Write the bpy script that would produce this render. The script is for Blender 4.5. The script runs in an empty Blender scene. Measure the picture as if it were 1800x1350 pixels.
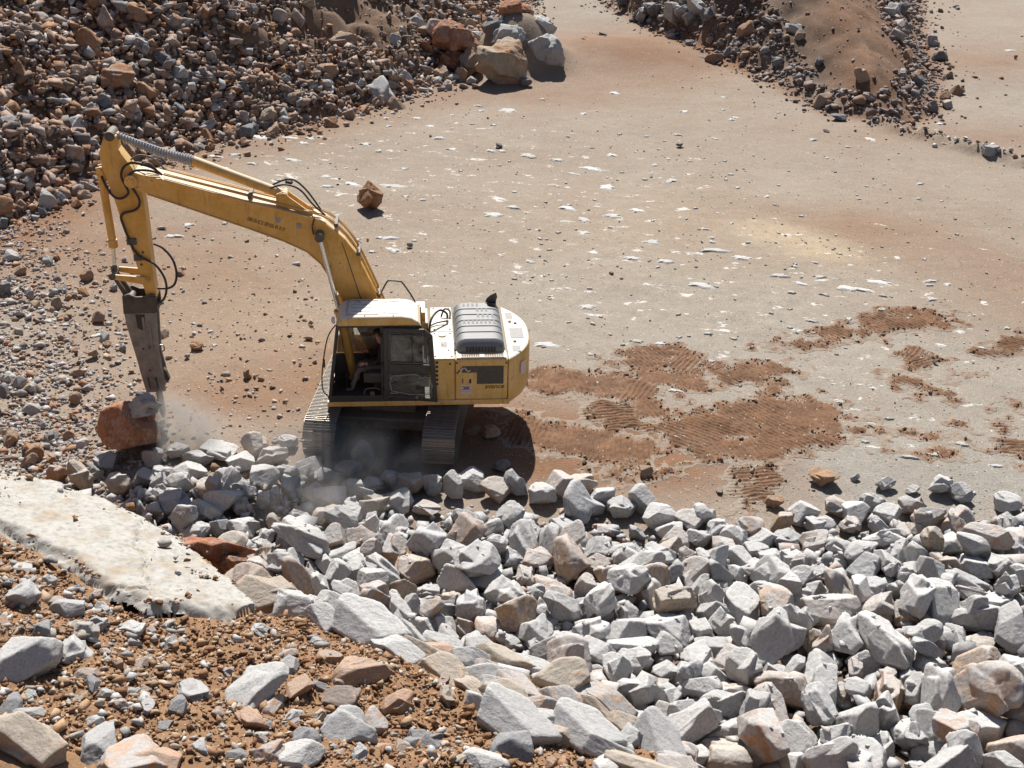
import bpy, bmesh, math, random
import numpy as np
from mathutils import Vector, Matrix, Euler, noise as mnoise

# ---------------------------------------------------------------- camera, sky, sun, exposure
scene = bpy.context.scene
R = math.radians
F_PX, PITCH, ROLL, CAM_H = 2180.0, R(28.2), R(1.5), 14.3        # focal length in pixels of an 1800 px wide frame
cam_data = bpy.data.cameras.new('camera'); cam = bpy.data.objects.new('camera', cam_data)
scene.collection.objects.link(cam); scene.camera = cam
cam_data.sensor_width = 36.0; cam_data.lens = F_PX / 1800 * 36; cam_data.clip_start = 0.1; cam_data.clip_end = 2000
fwd = Vector((0, math.cos(PITCH), -math.sin(PITCH))); up0 = Vector((0, math.sin(PITCH), math.cos(PITCH))); rt0 = Vector((1, 0, 0))
rt = rt0 * math.cos(ROLL) + up0 * math.sin(ROLL); up = up0 * math.cos(ROLL) - rt0 * math.sin(ROLL)
mw = Matrix((rt, up, -fwd)).transposed().to_4x4(); mw.translation = (0, 0, CAM_H); cam.matrix_world = mw

SUN_EL, SUN_AZ = R(48), R(-6)                                    # azimuth from +Y (away from the camera) towards +X
world = bpy.data.worlds.new('World'); scene.world = world; world.use_nodes = True
wn = world.node_tree.nodes; wl = world.node_tree.links
sky = wn.new('ShaderNodeTexSky'); sky.sky_type = 'NISHITA'; sky.sun_disc = False
sky.sun_elevation = SUN_EL; sky.sun_rotation = SUN_AZ; sky.altitude = 600; sky.dust_density = 1.5
wn['Background'].inputs['Strength'].default_value = 0.05
wl.new(sky.outputs[0], wn['Background'].inputs['Color'])
sun_data = bpy.data.lights.new('sun', 'SUN'); sun_data.energy = 5.0; sun_data.angle = R(0.55); sun_data.color = (1.0, 0.955, 0.89)
sun = bpy.data.objects.new('sun', sun_data); scene.collection.objects.link(sun)
sd = Vector((math.sin(SUN_AZ) * math.cos(SUN_EL), math.cos(SUN_AZ) * math.cos(SUN_EL), math.sin(SUN_EL)))
sun.rotation_euler = sd.to_track_quat('Z', 'Y').to_euler(); sun.location = sd * 80
vs = scene.view_settings
vs.view_transform = 'Standard'; vs.look = 'None'; vs.gamma = 1.0; vs.use_curve_mapping = False; vs.exposure = 0.72
scene.cycles.volume_step_rate = 1.0

# ---------------------------------------------------------------- helpers
COL = scene.collection
def ray_dir(px, py):
    c, s = math.cos(ROLL), math.sin(ROLL); a = px - 900; b = py - 675
    u = c * a + s * b; v = -s * a + c * b
    return np.array([u / F_PX, math.cos(PITCH) - v / F_PX * math.sin(PITCH), -math.sin(PITCH) - v / F_PX * math.cos(PITCH)])
def at(px, py, z=0.0):
    d = ray_dir(px, py); t = (z - CAM_H) / d[2]
    return np.array([0, 0, CAM_H]) + t * d
def atv(px, py, z=0.0):
    c, s = math.cos(ROLL), math.sin(ROLL); a = px - 900; b = py - 675; u = c * a + s * b; v = -s * a + c * b
    dx = u / F_PX; dy = math.cos(PITCH) - v / F_PX * math.sin(PITCH); dz = -math.sin(PITCH) - v / F_PX * math.cos(PITCH); t = (z - CAM_H) / dz
    return t * dx, t * dy
def project(p):
    p = np.asarray(p, float) - np.array([0, 0, CAM_H])
    X = p[..., 0]; Z = p[..., 1] * math.cos(PITCH) - p[..., 2] * math.sin(PITCH); U = p[..., 1] * math.sin(PITCH) + p[..., 2] * math.cos(PITCH)
    u = F_PX * X / Z; v = -F_PX * U / Z; c, s = math.cos(ROLL), math.sin(ROLL)
    return np.stack([900 + c * u - s * v, 675 + s * u + c * v, Z], -1)

_prs = np.random.RandomState(11); _perm = _prs.permutation(512)
_ga = _prs.rand(512) * 2 * np.pi; _gx, _gy = np.cos(_ga), np.sin(_ga)
def perlin(x, y):
    x = np.asarray(x, float); y = np.asarray(y, float)
    xi = np.floor(x).astype(int); yi = np.floor(y).astype(int); xf = x - xi; yf = y - yi
    u = xf * xf * xf * (xf * (xf * 6 - 15) + 10); v = yf * yf * yf * (yf * (yf * 6 - 15) + 10)
    def g(ix, iy, dx, dy):
        h = _perm[(_perm[ix % 512] + iy) % 512]; return _gx[h] * dx + _gy[h] * dy
    a = g(xi, yi, xf, yf); b = g(xi + 1, yi, xf - 1, yf); c = g(xi, yi + 1, xf, yf - 1); d = g(xi + 1, yi + 1, xf - 1, yf - 1)
    return (a + u * (b - a) + v * ((c + u * (d - c)) - (a + u * (b - a)))) * 1.5
def fbm(x, y, oct=4, gain=.5):
    s = 0; a = 1
    for i in range(oct):
        s = s + a * perlin(x + 17.3 * i, y - 9.1 * i); x = x * 2.03; y = y * 2.03; a *= gain
    return s
def sstep(a, b, x):
    t = np.clip((x - a) / (b - a), 0, 1); return t * t * (3 - 2 * t)
def poly_dist(x, y, pts, closed=False):
    """unsigned distance to a polyline, its arc length there, and the side (+ = left of travel)"""
    pts = np.asarray(pts, float); n = len(pts) if closed else len(pts) - 1
    best = np.full(np.shape(x), 1e9); side = np.zeros(np.shape(x)); arc = np.zeros(np.shape(x)); L = 0
    for i in range(n):
        a = pts[i]; b = pts[(i + 1) % len(pts)]; d = b - a; l2 = d @ d
        t = np.clip(((x - a[0]) * d[0] + (y - a[1]) * d[1]) / l2, 0, 1)
        qx = a[0] + t * d[0]; qy = a[1] + t * d[1]; dd = np.hypot(x - qx, y - qy)
        cr = d[0] * (y - a[1]) - d[1] * (x - a[0]); m = dd < best
        best = np.where(m, dd, best); side = np.where(m, np.sign(cr), side); arc = np.where(m, L + t * math.sqrt(l2), arc); L += math.sqrt(l2)
    return best, arc, side
def inside(x, y, pts):
    r = np.zeros(np.shape(x), bool); n = len(pts)
    for i in range(n):
        x0, y0 = pts[i]; x1, y1 = pts[(i + 1) % n]
        c = ((y0 > y) != (y1 > y)) & (x < (x1 - x0) * (y - y0) / ((y1 - y0) if y1 != y0 else 1e-9) + x0); r ^= c
    return r

def new_mesh(name, v, f, smooth=False):
    me = bpy.data.meshes.new(name)
    if isinstance(v, np.ndarray) and isinstance(f, np.ndarray):
        k = f.shape[1]
        me.vertices.add(len(v)); me.vertices.foreach_set('co', np.ascontiguousarray(v, np.float32).ravel())
        me.loops.add(f.size); me.loops.foreach_set('vertex_index', np.ascontiguousarray(f, np.int32).ravel())
        me.polygons.add(len(f)); me.polygons.foreach_set('loop_start', np.arange(0, f.size, k, dtype=np.int32)); me.polygons.foreach_set('loop_total', np.full(len(f), k, np.int32))
        me.update(calc_edges=True)
    else:
        me.from_pydata([tuple(p) for p in v], [], [tuple(q) for q in f]); me.update()
    if smooth: me.polygons.foreach_set('use_smooth', np.ones(len(me.polygons), bool))
    return me
def link(name, me, mat=None, parent=None):
    o = bpy.data.objects.new(name, me); COL.objects.link(o)
    if mat is not None and me is not None and len(me.materials) == 0: me.materials.append(mat)
    if parent is not None: o.parent = parent
    return o
def tag(o, label=None, cat=None, group=None, kind=None):
    if label: o['label'] = label
    if cat: o['category'] = cat
    if group: o['group'] = group
    if kind: o['kind'] = kind
    return o
def grid_mesh(name, xs, ys, zf, smooth=True):
    X, Y = np.meshgrid(xs, ys); Z = zf(X, Y); nx = len(xs); ny = len(ys)
    v = np.stack([X, Y, Z], -1).reshape(-1, 3); i = np.arange(nx * ny).reshape(ny, nx)
    f = np.stack([i[:-1, :-1], i[:-1, 1:], i[1:, 1:], i[1:, :-1]], -1).reshape(-1, 4)
    return new_mesh(name, v, f, smooth), v

# ---------------------------------------------------------------- materials
def nodes(name):
    m = bpy.data.materials.new(name); m.use_nodes = True; nt = m.node_tree
    return m, nt, nt.nodes, nt.links, nt.nodes['Principled BSDF']
def N(nt, t, **kw):
    n = nt.nodes.new('ShaderNode' + t)
    for k, val in kw.items():
        if hasattr(n, k): setattr(n, k, val)
    return n
def noise_node(nt, scale, detail=6, rough=.6, vec=None, dist=0.0):
    n = N(nt, 'TexNoise'); n.inputs['Scale'].default_value = scale; n.inputs['Detail'].default_value = detail; n.inputs['Roughness'].default_value = rough; n.inputs['Distortion'].default_value = dist
    if vec is not None: nt.links.new(vec, n.inputs['Vector'])
    return n
def ramp(nt, fac, stops, interp='LINEAR'):
    n = N(nt, 'ValToRGB'); cr = n.color_ramp; cr.interpolation = interp
    while len(cr.elements) < len(stops): cr.elements.new(.5)
    for e, (p, c) in zip(cr.elements, stops):
        e.position = p; e.color = (c, c, c, 1) if isinstance(c, (int, float)) else (*c, 1)
    nt.links.new(fac, n.inputs[0]); return n.outputs[0]
def mix(nt, fac, a, b, mode='MIX'):
    n = N(nt, 'Mix', data_type='RGBA', blend_type=mode)
    for sock, val in ((n.inputs[0], fac), (n.inputs[6], a), (n.inputs[7], b)):
        if isinstance(val, (int, float)): sock.default_value = val
        elif isinstance(val, (tuple, list)): sock.default_value = (*val, 1)
        else: nt.links.new(val, sock)
    return n.outputs[2]
def vmath(nt, op, a, b=None):
    n = N(nt, 'Math', operation=op)
    for s, val in zip(n.inputs, (a, b)):
        if val is None: continue
        if isinstance(val, (int, float)): s.default_value = val
        else: nt.links.new(val, s)
    return n.outputs[0]
def maprange(nt, val, a, b, c=0.0, d=1.0):
    n = N(nt, 'MapRange'); nt.links.new(val, n.inputs[0])
    for i, q in enumerate((a, b, c, d)): n.inputs[i + 1].default_value = q
    return n.outputs[0]
def bump(nt, h, strength, dist, prev=None):
    n = N(nt, 'Bump'); n.inputs['Strength'].default_value = strength; n.inputs['Distance'].default_value = dist; nt.links.new(h, n.inputs['Height'])
    if prev is not None: nt.links.new(prev, n.inputs['Normal'])
    return n.outputs[0]

def rock_mat(name, cols, stain=(.30, .13, .06), stain_lo=.56, stain_hi=.66, vein=.0, island=False, scale=1.0, tvar=.12, dust_sunlit=0.0, rel=1.0):
    """cols: list of base colours picked per stone; stain: iron staining with a ragged outline"""
    m, nt, nd, lk, bs = nodes(name)
    tc = N(nt, 'TexCoord')
    if island: rnd = N(nt, 'NewGeometry').outputs['Random Per Island']; vec = tc.outputs['Object']
    else:
        oi = N(nt, 'ObjectInfo'); rnd = oi.outputs['Random']
        sc = N(nt, 'VectorMath', operation='MULTIPLY'); lk.new(rnd, sc.inputs[0]); sc.inputs[1].default_value = (37, 61, 83)
        ad = N(nt, 'VectorMath', operation='ADD'); lk.new(tc.outputs['Object'], ad.inputs[0]); lk.new(sc.outputs[0], ad.inputs[1]); vec = ad.outputs[0]
    n = len(cols)
    if island or cols[0] is not None: base = ramp(nt, rnd, [(i / n, c) for i, c in enumerate(cols)], 'CONSTANT')
    else: base = oi.outputs['Color']                               # each stone carries its own colour; alpha = how much of it is stained
    big = noise_node(nt, 1.6 * scale, 5, .6, vec); fine = noise_node(nt, 9 * scale, 8, .7, vec); micro = noise_node(nt, 42 * scale, 4, .6, vec)
    col = mix(nt, 1.0, base, ramp(nt, fine.outputs[0], [(.25, 1 - tvar * 2.2), (.5, 1.0), (.75, 1 + tvar)]), 'MULTIPLY')
    rb = vmath(nt, 'FRACT', vmath(nt, 'MULTIPLY', rnd, 13.7))
    off = vmath(nt, 'MULTIPLY', vmath(nt, 'SUBTRACT', rb if (island or cols[0] is not None) else oi.outputs['Alpha'], .5), .40)
    sf = maprange(nt, vmath(nt, 'ADD', vmath(nt, 'ADD', big.outputs[0], vmath(nt, 'MULTIPLY', vmath(nt, 'SUBTRACT', fine.outputs[0], .5), .3)), off), stain_lo, stain_hi)
    st = mix(nt, vmath(nt, 'FRACT', vmath(nt, 'MULTIPLY', rnd, 7.1)), stain, tuple(min(1, c * k) for c, k in zip(stain, (1.35, 1.7, 1.9))))
    col = mix(nt, vmath(nt, 'MULTIPLY', sf, .85), col, mix(nt, 1.0, st, ramp(nt, fine.outputs[0], [(.3, .7), (.7, 1.25)]), 'MULTIPLY'))
    if vein:
        vo = N(nt, 'TexVoronoi', feature='DISTANCE_TO_EDGE'); vo.inputs['Scale'].default_value = 1.7 * scale
        wv = N(nt, 'VectorMath', operation='ADD'); lk.new(vec, wv.inputs[0]); lk.new(fine.outputs['Color'], wv.inputs[1]); lk.new(wv.outputs[0], vo.inputs['Vector'])
        vf = ramp(nt, vo.outputs[0], [(0, 1), (.02, .6), (.035, 0)]); col = mix(nt, vmath(nt, 'MULTIPLY', vf, vein), col, (.66, .62, .58))
    if dust_sunlit:   # pale rock flour on the upper faces, with sunlit brightness painted into it
        geo = N(nt, 'NewGeometry'); sx = N(nt, 'SeparateXYZ'); lk.new(geo.outputs['Normal'], sx.inputs[0])
        du = maprange(nt, vmath(nt, 'ADD', sx.outputs['Z'], vmath(nt, 'MULTIPLY', vmath(nt, 'SUBTRACT', fine.outputs[0], .5), .9)), .35, .95, 0, dust_sunlit); col = mix(nt, du, col, (.56, .555, .545))
    lk.new(col, bs.inputs['Base Color']); bs.inputs['Roughness'].default_value = .92; bs.inputs['Specular IOR Level'].default_value = .22
    stp = N(nt, 'Math', operation='SNAP'); lk.new(noise_node(nt, 3.4 * scale, 5, .55, vec).outputs[0], stp.inputs[0]); stp.inputs[1].default_value = .045   # little fracture steps
    b1 = bump(nt, fine.outputs[0], .30 * rel, .08 / scale); b1 = bump(nt, stp.outputs[0], .55 * rel, .22 / scale, b1); b2 = bump(nt, micro.outputs[0], .3 * rel, .02 / scale, b1); lk.new(b2, bs.inputs['Normal'])
    return m

def paint_mat(name, col, dust=.75, rough=.5, wear=.5, dust_glare_col=(.72, .685, .62)):
    m, nt, nd, lk, bs = nodes(name)
    tc = N(nt, 'TexCoord'); vec = tc.outputs['Object']
    a = noise_node(nt, 2.2, 6, .65, vec); b = noise_node(nt, 14, 8, .75, vec); c = noise_node(nt, 60, 4, .6, vec)
    base = mix(nt, 1.0, col, ramp(nt, a.outputs[0], [(.3, .82), (.7, 1.08)]), 'MULTIPLY')
    geo = N(nt, 'NewGeometry'); sx = N(nt, 'SeparateXYZ'); lk.new(geo.outputs['Normal'], sx.inputs[0])
    # dust and painted sun glare: pale on upward faces, a film with streaks elsewhere
    up = maprange(nt, vmath(nt, 'ADD', sx.outputs['Z'], vmath(nt, 'MULTIPLY', vmath(nt, 'SUBTRACT', b.outputs[0], .5), .5)), .25, .85, .0, dust)
    film = maprange(nt, vmath(nt, 'ADD', vmath(nt, 'MULTIPLY', b.outputs[0], .6), vmath(nt, 'MULTIPLY', a.outputs[0], .4)), .40, .66, .02, .42 * dust + .05)
    d = vmath(nt, 'MAXIMUM', up, film)
    base = mix(nt, d, base, dust_glare_col)
    mp = N(nt, 'Mapping'); mp.inputs['Scale'].default_value = (7.0, 7.0, .9); lk.new(vec, mp.inputs['Vector']); stn = noise_node(nt, 1.6, 6, .65, mp.outputs[0])   # run-off and grease streaks
    base = mix(nt, maprange(nt, stn.outputs[0], .54, .74, 0, .5), base, (.20, .12, .055))
    # chips down to rusty primer
    chip = ramp(nt, vmath(nt, 'ADD', vmath(nt, 'MULTIPLY', a.outputs[0], .45), vmath(nt, 'MULTIPLY', b.outputs[0], .55)), [(.605, 0), (.635, 1)])
    base = mix(nt, vmath(nt, 'MULTIPLY', chip, wear), base, (.10, .055, .03))
    lk.new(base, bs.inputs['Base Color'])
    lk.new(maprange(nt, d, 0, 1, rough, .92), bs.inputs['Roughness']); bs.inputs['Specular IOR Level'].default_value = .35
    lk.new(bump(nt, c.outputs[0], .12, .01), bs.inputs['Normal'])
    return m
def plain_mat(name, col, rough=.6, metal=0.0, var=.3, scale=12, dust=.0, dust_glare_col=(.45, .40, .33), spec=.4):
    m, nt, nd, lk, bs = nodes(name); tc = N(nt, 'TexCoord')
    a = noise_node(nt, scale, 7, .7, tc.outputs['Object'])
    base = mix(nt, 1.0, col, ramp(nt, a.outputs[0], [(.3, 1 - var), (.7, 1 + var)]), 'MULTIPLY')
    if dust:
        geo = N(nt, 'NewGeometry'); sx = N(nt, 'SeparateXYZ'); lk.new(geo.outputs['Normal'], sx.inputs[0])
        u = maprange(nt, vmath(nt, 'ADD', sx.outputs['Z'], vmath(nt, 'SUBTRACT', a.outputs[0], .5)), -.2, .9, dust * .25, dust); base = mix(nt, u, base, dust_glare_col)
    lk.new(base, bs.inputs['Base Color']); bs.inputs['Roughness'].default_value = rough; bs.inputs['Metallic'].default_value = metal; bs.inputs['Specular IOR Level'].default_value = spec
    lk.new(bump(nt, a.outputs[0], .15, .02), bs.inputs['Normal'])
    return m
def glass_mat(name, tint=(.55, .58, .58), dust=.18):
    m, nt, nd, lk, bs = nodes(name); nd.remove(bs); out = nd['Material Output']
    tr = N(nt, 'BsdfTransparent'); tr.inputs[0].default_value = (*tint, 1); gl = N(nt, 'BsdfGlossy'); gl.inputs['Roughness'].default_value = .04; gl.inputs[0].default_value = (.9, .9, .9, 1)
    df = N(nt, 'BsdfDiffuse'); df.inputs[0].default_value = (.35, .32, .27, 1); fr = N(nt, 'Fresnel'); fr.inputs[0].default_value = 1.45
    tc = N(nt, 'TexCoord'); a = noise_node(nt, 5, 7, .7, tc.outputs['Object'])
    m1 = N(nt, 'MixShader'); lk.new(fr.outputs[0], m1.inputs[0]); lk.new(tr.outputs[0], m1.inputs[1]); lk.new(gl.outputs[0], m1.inputs[2])
    m2 = N(nt, 'MixShader'); lk.new(maprange(nt, a.outputs[0], .3, .8, dust * .3, dust * 1.8), m2.inputs[0]); lk.new(m1.outputs[0], m2.inputs[1]); lk.new(df.outputs[0], m2.inputs[2])
    lk.new(m2.outputs[0], out.inputs[0]); return m

def soil_mat(name, a, b, c, pebble=.5, speck=True, use_attr=True, scale=1.0, relief=1.0):
    """a beige, b red brown, c grey; vertex attribute soil = (red, grey, dark)"""
    m, nt, nd, lk, bs = nodes(name); tc = N(nt, 'TexCoord'); vec = tc.outputs['Object']
    n1 = noise_node(nt, .35 * scale, 6, .6, vec, .4); n2 = noise_node(nt, 2.6 * scale, 8, .7, vec); n3 = noise_node(nt, 22 * scale, 6, .7, vec)
    vo = N(nt, 'TexVoronoi'); vo.inputs['Scale'].default_value = 13 * scale; lk.new(vec, vo.inputs['Vector']); vo2 = N(nt, 'TexVoronoi'); vo2.inputs['Scale'].default_value = 34 * scale; lk.new(vec, vo2.inputs['Vector'])
    if use_attr:
        at_ = N(nt, 'Attribute', attribute_name='soil'); sp = N(nt, 'SeparateColor'); lk.new(at_.outputs['Color'], sp.inputs[0]); r, g, dk = sp.outputs[0], sp.outputs[1], sp.outputs[2]
    else: r = g = dk = None
    jit = vmath(nt, 'MULTIPLY', vmath(nt, 'SUBTRACT', vmath(nt, 'ADD', n1.outputs[0], n2.outputs[0]), 1.0), .9)
    col = a
    if r is not None:
        gj = N(nt, 'Math', operation='ADD', use_clamp=True); lk.new(g, gj.inputs[0]); lk.new(vmath(nt, 'MULTIPLY', jit, .8), gj.inputs[1])
        col = mix(nt, gj.outputs[0], a, c)
        rj = N(nt, 'Math', operation='ADD', use_clamp=True); lk.new(r, rj.inputs[0]); lk.new(vmath(nt, 'MULTIPLY', jit, .8), rj.inputs[1])
        col = mix(nt, rj.outputs[0], col, b)
        sa = N(nt, 'Attribute', attribute_name='sand'); col = mix(nt, sa.outputs['Fac'], col, (.36, .285, .20))
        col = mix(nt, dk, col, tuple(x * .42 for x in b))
    else:
        col = mix(nt, ramp(nt, n2.outputs[0], [(.35, 0), (.65, 1)]), a, b)
    col = mix(nt, 1.0, col, ramp(nt, n3.outputs[0], [(.28, .68), (.5, 1.0), (.72, 1.22)]), 'MULTIPLY')
    col = mix(nt, 1.0, col, ramp(nt, n2.outputs[0], [(.3, .84), (.7, 1.12)]), 'MULTIPLY')
    if use_attr:
        mp = N(nt, 'Mapping'); mp.inputs['Scale'].default_value = (.55, 1.0, 1.0); mp.inputs['Rotation'].default_value = (0, 0, .25); lk.new(vec, mp.inputs['Vector'])
        c1 = noise_node(nt, 2.1, 7, .62, mp.outputs[0], .3); c2 = noise_node(nt, 8.5, 6, .65, mp.outputs[0])
        cf = maprange(nt, vmath(nt, 'ADD', vmath(nt, 'ADD', vmath(nt, 'MULTIPLY', c1.outputs[0], .75), vmath(nt, 'MULTIPLY', c2.outputs[0], .35)), vmath(nt, 'MULTIPLY', at_.outputs['Alpha'], .12)), .765, .785)
        col = mix(nt, vmath(nt, 'MULTIPLY', cf, vmath(nt, 'MINIMUM', vmath(nt, 'MULTIPLY', at_.outputs['Alpha'], 3.0), .85)), col, (.56, .545, .515))
    if speck:   # pale and dark chips trodden into the ground
        pk = ramp(nt, vo.outputs['Color'], [(.80, 0), (.82, 1)]); near = ramp(nt, vo.outputs['Distance'], [(.20, 1), (.28, 0)])
        col = mix(nt, vmath(nt, 'MULTIPLY', vmath(nt, 'MULTIPLY', pk, near), .6), col, (.56, .53, .49))
        pk2 = ramp(nt, vo2.outputs['Color'], [(.16, 1), (.18, 0)]); near2 = ramp(nt, vo2.outputs['Distance'], [(.25, 1), (.34, 0)])
        col = mix(nt, vmath(nt, 'MULTIPLY', vmath(nt, 'MULTIPLY', pk2, near2), .55), col, (.12, .09, .07))
    lk.new(col, bs.inputs['Base Color']); bs.inputs['Roughness'].default_value = .95; bs.inputs['Specular IOR Level'].default_value = .15
    h = bump(nt, n2.outputs[0], .35 * relief, .12 / scale); h = bump(nt, n3.outputs[0], .55 * relief, .035 / scale, h); h = bump(nt, vmath(nt, 'SUBTRACT', 1.0, vo.outputs['Distance']), .3 * pebble, .02 / scale, h)
    lk.new(h, bs.inputs['Normal']); return m

M = dict(
    soil=soil_mat('quarry_soil', (.282, .242, .197), (.200, .112, .066), (.270, .248, .217)),
    turned=soil_mat('turned_soil', (.25, .135, .076), (.19, .092, .048), (.30, .26, .22), use_attr=False, speck=True, scale=1.4),
    bench=soil_mat('bench_soil', (.29, .180, .105), (.21, .115, .062), (.28, .24, .20), use_attr=False, speck=True, scale=2.6, relief=1.2),
    crumb=rock_mat('crumb_soil', [(.28, .160, .086), (.33, .205, .12), (.23, .125, .066), (.37, .27, .18), (.30, .175, .098), (.42, .36, .29), (.18, .095, .05)], (.21, .10, .05), .62, .75, island=True, scale=5),
    grey=rock_mat('grey_limestone', [None], (.36, .185, .095), .585, .66, vein=.30, scale=.95, tvar=.2, dust_sunlit=.5),
    greyfill=rock_mat('grey_limestone_small', [(.34, .336, .34), (.41, .40, .392), (.29, .29, .30), (.36, .32, .29), (.375, .375, .385)], (.32, .17, .09), .64, .72, island=True, scale=1.0, dust_sunlit=.4),
    brown=rock_mat('brown_limestone', [None], (.29, .135, .065), .50, .62, vein=.2, scale=.9, tvar=.16),
    brownfill=rock_mat('brown_limestone_small', [(.30, .235, .20), (.33, .225, .165), (.27, .25, .245), (.40, .34, .30), (.22, .15, .115), (.46, .44, .425), (.31, .23, .185), (.19, .165, .155), (.35, .25, .19)], (.26, .12, .06), .54, .66, island=True, scale=1.0),
    darkfill=rock_mat('dark_rubble', [(.19, .165, .16), (.23, .18, .155), (.17, .155, .16), (.28, .25, .235), (.20, .15, .125), (.24, .23, .23)], (.20, .10, .06), .56, .66, island=True, scale=1.0),
    clod=rock_mat('soil_clods', [(.17, .092, .052), (.13, .066, .036), (.21, .125, .075), (.26, .22, .18)], (.2, .09, .045), .62, .75, island=True, scale=4),
    chiplight=rock_mat('pale_chips', [(.42, .415, .41), (.48, .47, .46), (.38, .38, .39), (.42, .38, .35)], (.34, .2, .12), .66, .76, island=True, scale=1.5, dust_sunlit=.3),
    leftgravel=rock_mat('left_gravel', [(.36, .35, .345), (.28, .26, .25), (.44, .43, .42), (.30, .215, .165), (.24, .22, .215), (.40, .37, .34), (.33, .20, .13)], (.28, .15, .085), .60, .7, island=True, scale=2.0),
    pebble=rock_mat('floor_pebbles', [(.32, .29, .26), (.22, .18, .14), (.46, .44, .41), (.14, .11, .09), (.34, .31, .28), (.54, .52, .50)], (.30, .16, .09), .62, .7, island=True, scale=2.0),
    redrock=rock_mat('red_limestone', [None], (.275, .105, .052), .42, .58, vein=.6, scale=1.1, tvar=.2),
    benchrock=rock_mat('bench_limestone', [None], (.38, .175, .075), .575, .66, vein=.25, scale=1.4, tvar=.2, dust_sunlit=.25),
    benchfill=rock_mat('bench_chips', [(.42, .41, .40), (.36, .33, .30), (.48, .46, .44), (.40, .27, .17), (.30, .29, .28)], (.36, .18, .085), .58, .7, island=True, scale=3.5),
    slab=rock_mat('pale_slab', [(.37, .355, .325)], (.27, .195, .13), .47, .66, vein=.0, scale=1.5, tvar=.24, rel=.7),
    ledge=rock_mat('ledge_limestone', [(.325, .30, .265)], (.27, .175, .10), .46, .60, vein=.2, scale=1.6, tvar=.34, dust_sunlit=.12),
    white=rock_mat('white_chalk_patch', [(.56, .55, .53), (.50, .49, .465), (.60, .59, .575)], (.36, .30, .23), .56, .7, scale=2.0, tvar=.06),
    outcrop=rock_mat('outcrop_rock', [None], (.16, .10, .07), .60, .72, vein=.3, scale=.8, tvar=.25),
    yellow=paint_mat('yellow_paint', (.70, .395, .045), .92, .42, .8),
    boomyellow=paint_mat('boom_yellow_paint', (.68, .36, .032), .55, .40, .8),
    cabblack=plain_mat('cab_black_paint', (.016, .016, .017), .45, 0, .4, 8, dust=.18),
    black=plain_mat('black_rubber', (.014, .013, .013), .55, 0, .3, 20, dust=.10),
    dark=plain_mat('dark_machinery', (.045, .040, .036), .7, 0, .4, 9, dust=.35),
    steel=plain_mat('worn_steel', (.20, .185, .17), .45, .7, .3, 14, dust=.45),
    shoe=plain_mat('track_shoe_steel', (.13, .12, .11), .45, .45, .3, 10, dust=.55, dust_glare_col=(.38, .34, .29)),
    chrome=plain_mat('chrome_rod', (.62, .61, .60), .18, 1.0, .08, 10),
    hammer=plain_mat('hammer_housing', (.17, .158, .15), .6, .15, .4, 5, dust=.45, dust_glare_col=(.42, .36, .31)),
    hammerdark=plain_mat('hammer_bracket', (.040, .032, .028), .6, .1, .4, 6, dust=.25),
    hood=plain_mat('grey_hood', (.105, .112, .12), .55, 0, .2, 6, dust=.5, dust_glare_col=(.27, .27, .265)),
    boot=plain_mat('grey_fabric_boot', (.36, .36, .36), .85, 0, .25, 16),
    plate=plain_mat('grey_grip_plate', (.30, .30, .295), .8, 0, .25, 20, dust=.2),
    white_sticker=plain_mat('sticker', (.62, .52, .52), .6, 0, .2, 30), purple=plain_mat('sticker_print', (.22, .10, .16), .6),
    print_black=plain_mat('printed_lettering', (.03, .015, .008), .6), grille=plain_mat('dusty_grille', (.10, .088, .075), .8, 0, .4, 40),
    glass=glass_mat('cab_glass', dust=.26), cloth_dark=plain_mat('dark_jacket', (.030, .022, .022), .9, 0, .3, 20), cloth_grey=plain_mat('grey_trousers', (.13, .125, .115), .9, 0, .2, 20),
    skin=plain_mat('skin', (.42, .22, .15), .6, 0, .1, 20), hair=plain_mat('dark_hair', (.02, .015, .012), .7), lamp=plain_mat('mirror_housing', (.55, .53, .50), .4),
)
# ---------------------------------------------------------------- terrain
TALUS_FOOT = [(-40, 16), (-24, 29), (-16.2, 36.1), (-14.5, 39.6), (-11.9, 44.9), (-8.7, 47.4), (-4.7, 52.8), (-2.6, 57), (-0.6, 63), (0.2, 74), (0.5, 95), (0, 220)]
MOUND = [(5.3, 72), (9.0, 62.1), (12.0, 54.9), (13.0, 51.6), (15.2, 50.2), (17.2, 51.6), (18.8, 55.6), (20.2, 63.3), (23.6, 76.7), (29, 100), (2, 100)]
BERM = [(14.6, 50.0), (16.6, 47.6), (18.9, 45.2), (21.5, 43.4), (26, 41)]
HEAP_X = [-14, -9.5, -7.5, -6.2, -5.0, -3.9, -2.6, -1.0, 0.8, 2.2, 3.4, 4.4, 5.4, 6.6, 7.7, 9.0, 11.0, 14]
HEAP_Y = [19.5, 20.3, 21.7, 22.0, 22.2, 21.6, 20.95, 20.8, 20.9, 20.5, 19.8, 19.2, 19.9, 20.5, 20.8, 21.2, 21.3, 21.4]
def heap_edge(x): return np.interp(x, HEAP_X, HEAP_Y)
def talus_d(x, y):
    d, a, s = poly_dist(x, y, TALUS_FOOT); return d * s
def mound_d(x, y):
    d, a, s = poly_dist(x, y, MOUND, True); return np.where(inside(x, y, MOUND), d, -d)
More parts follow.
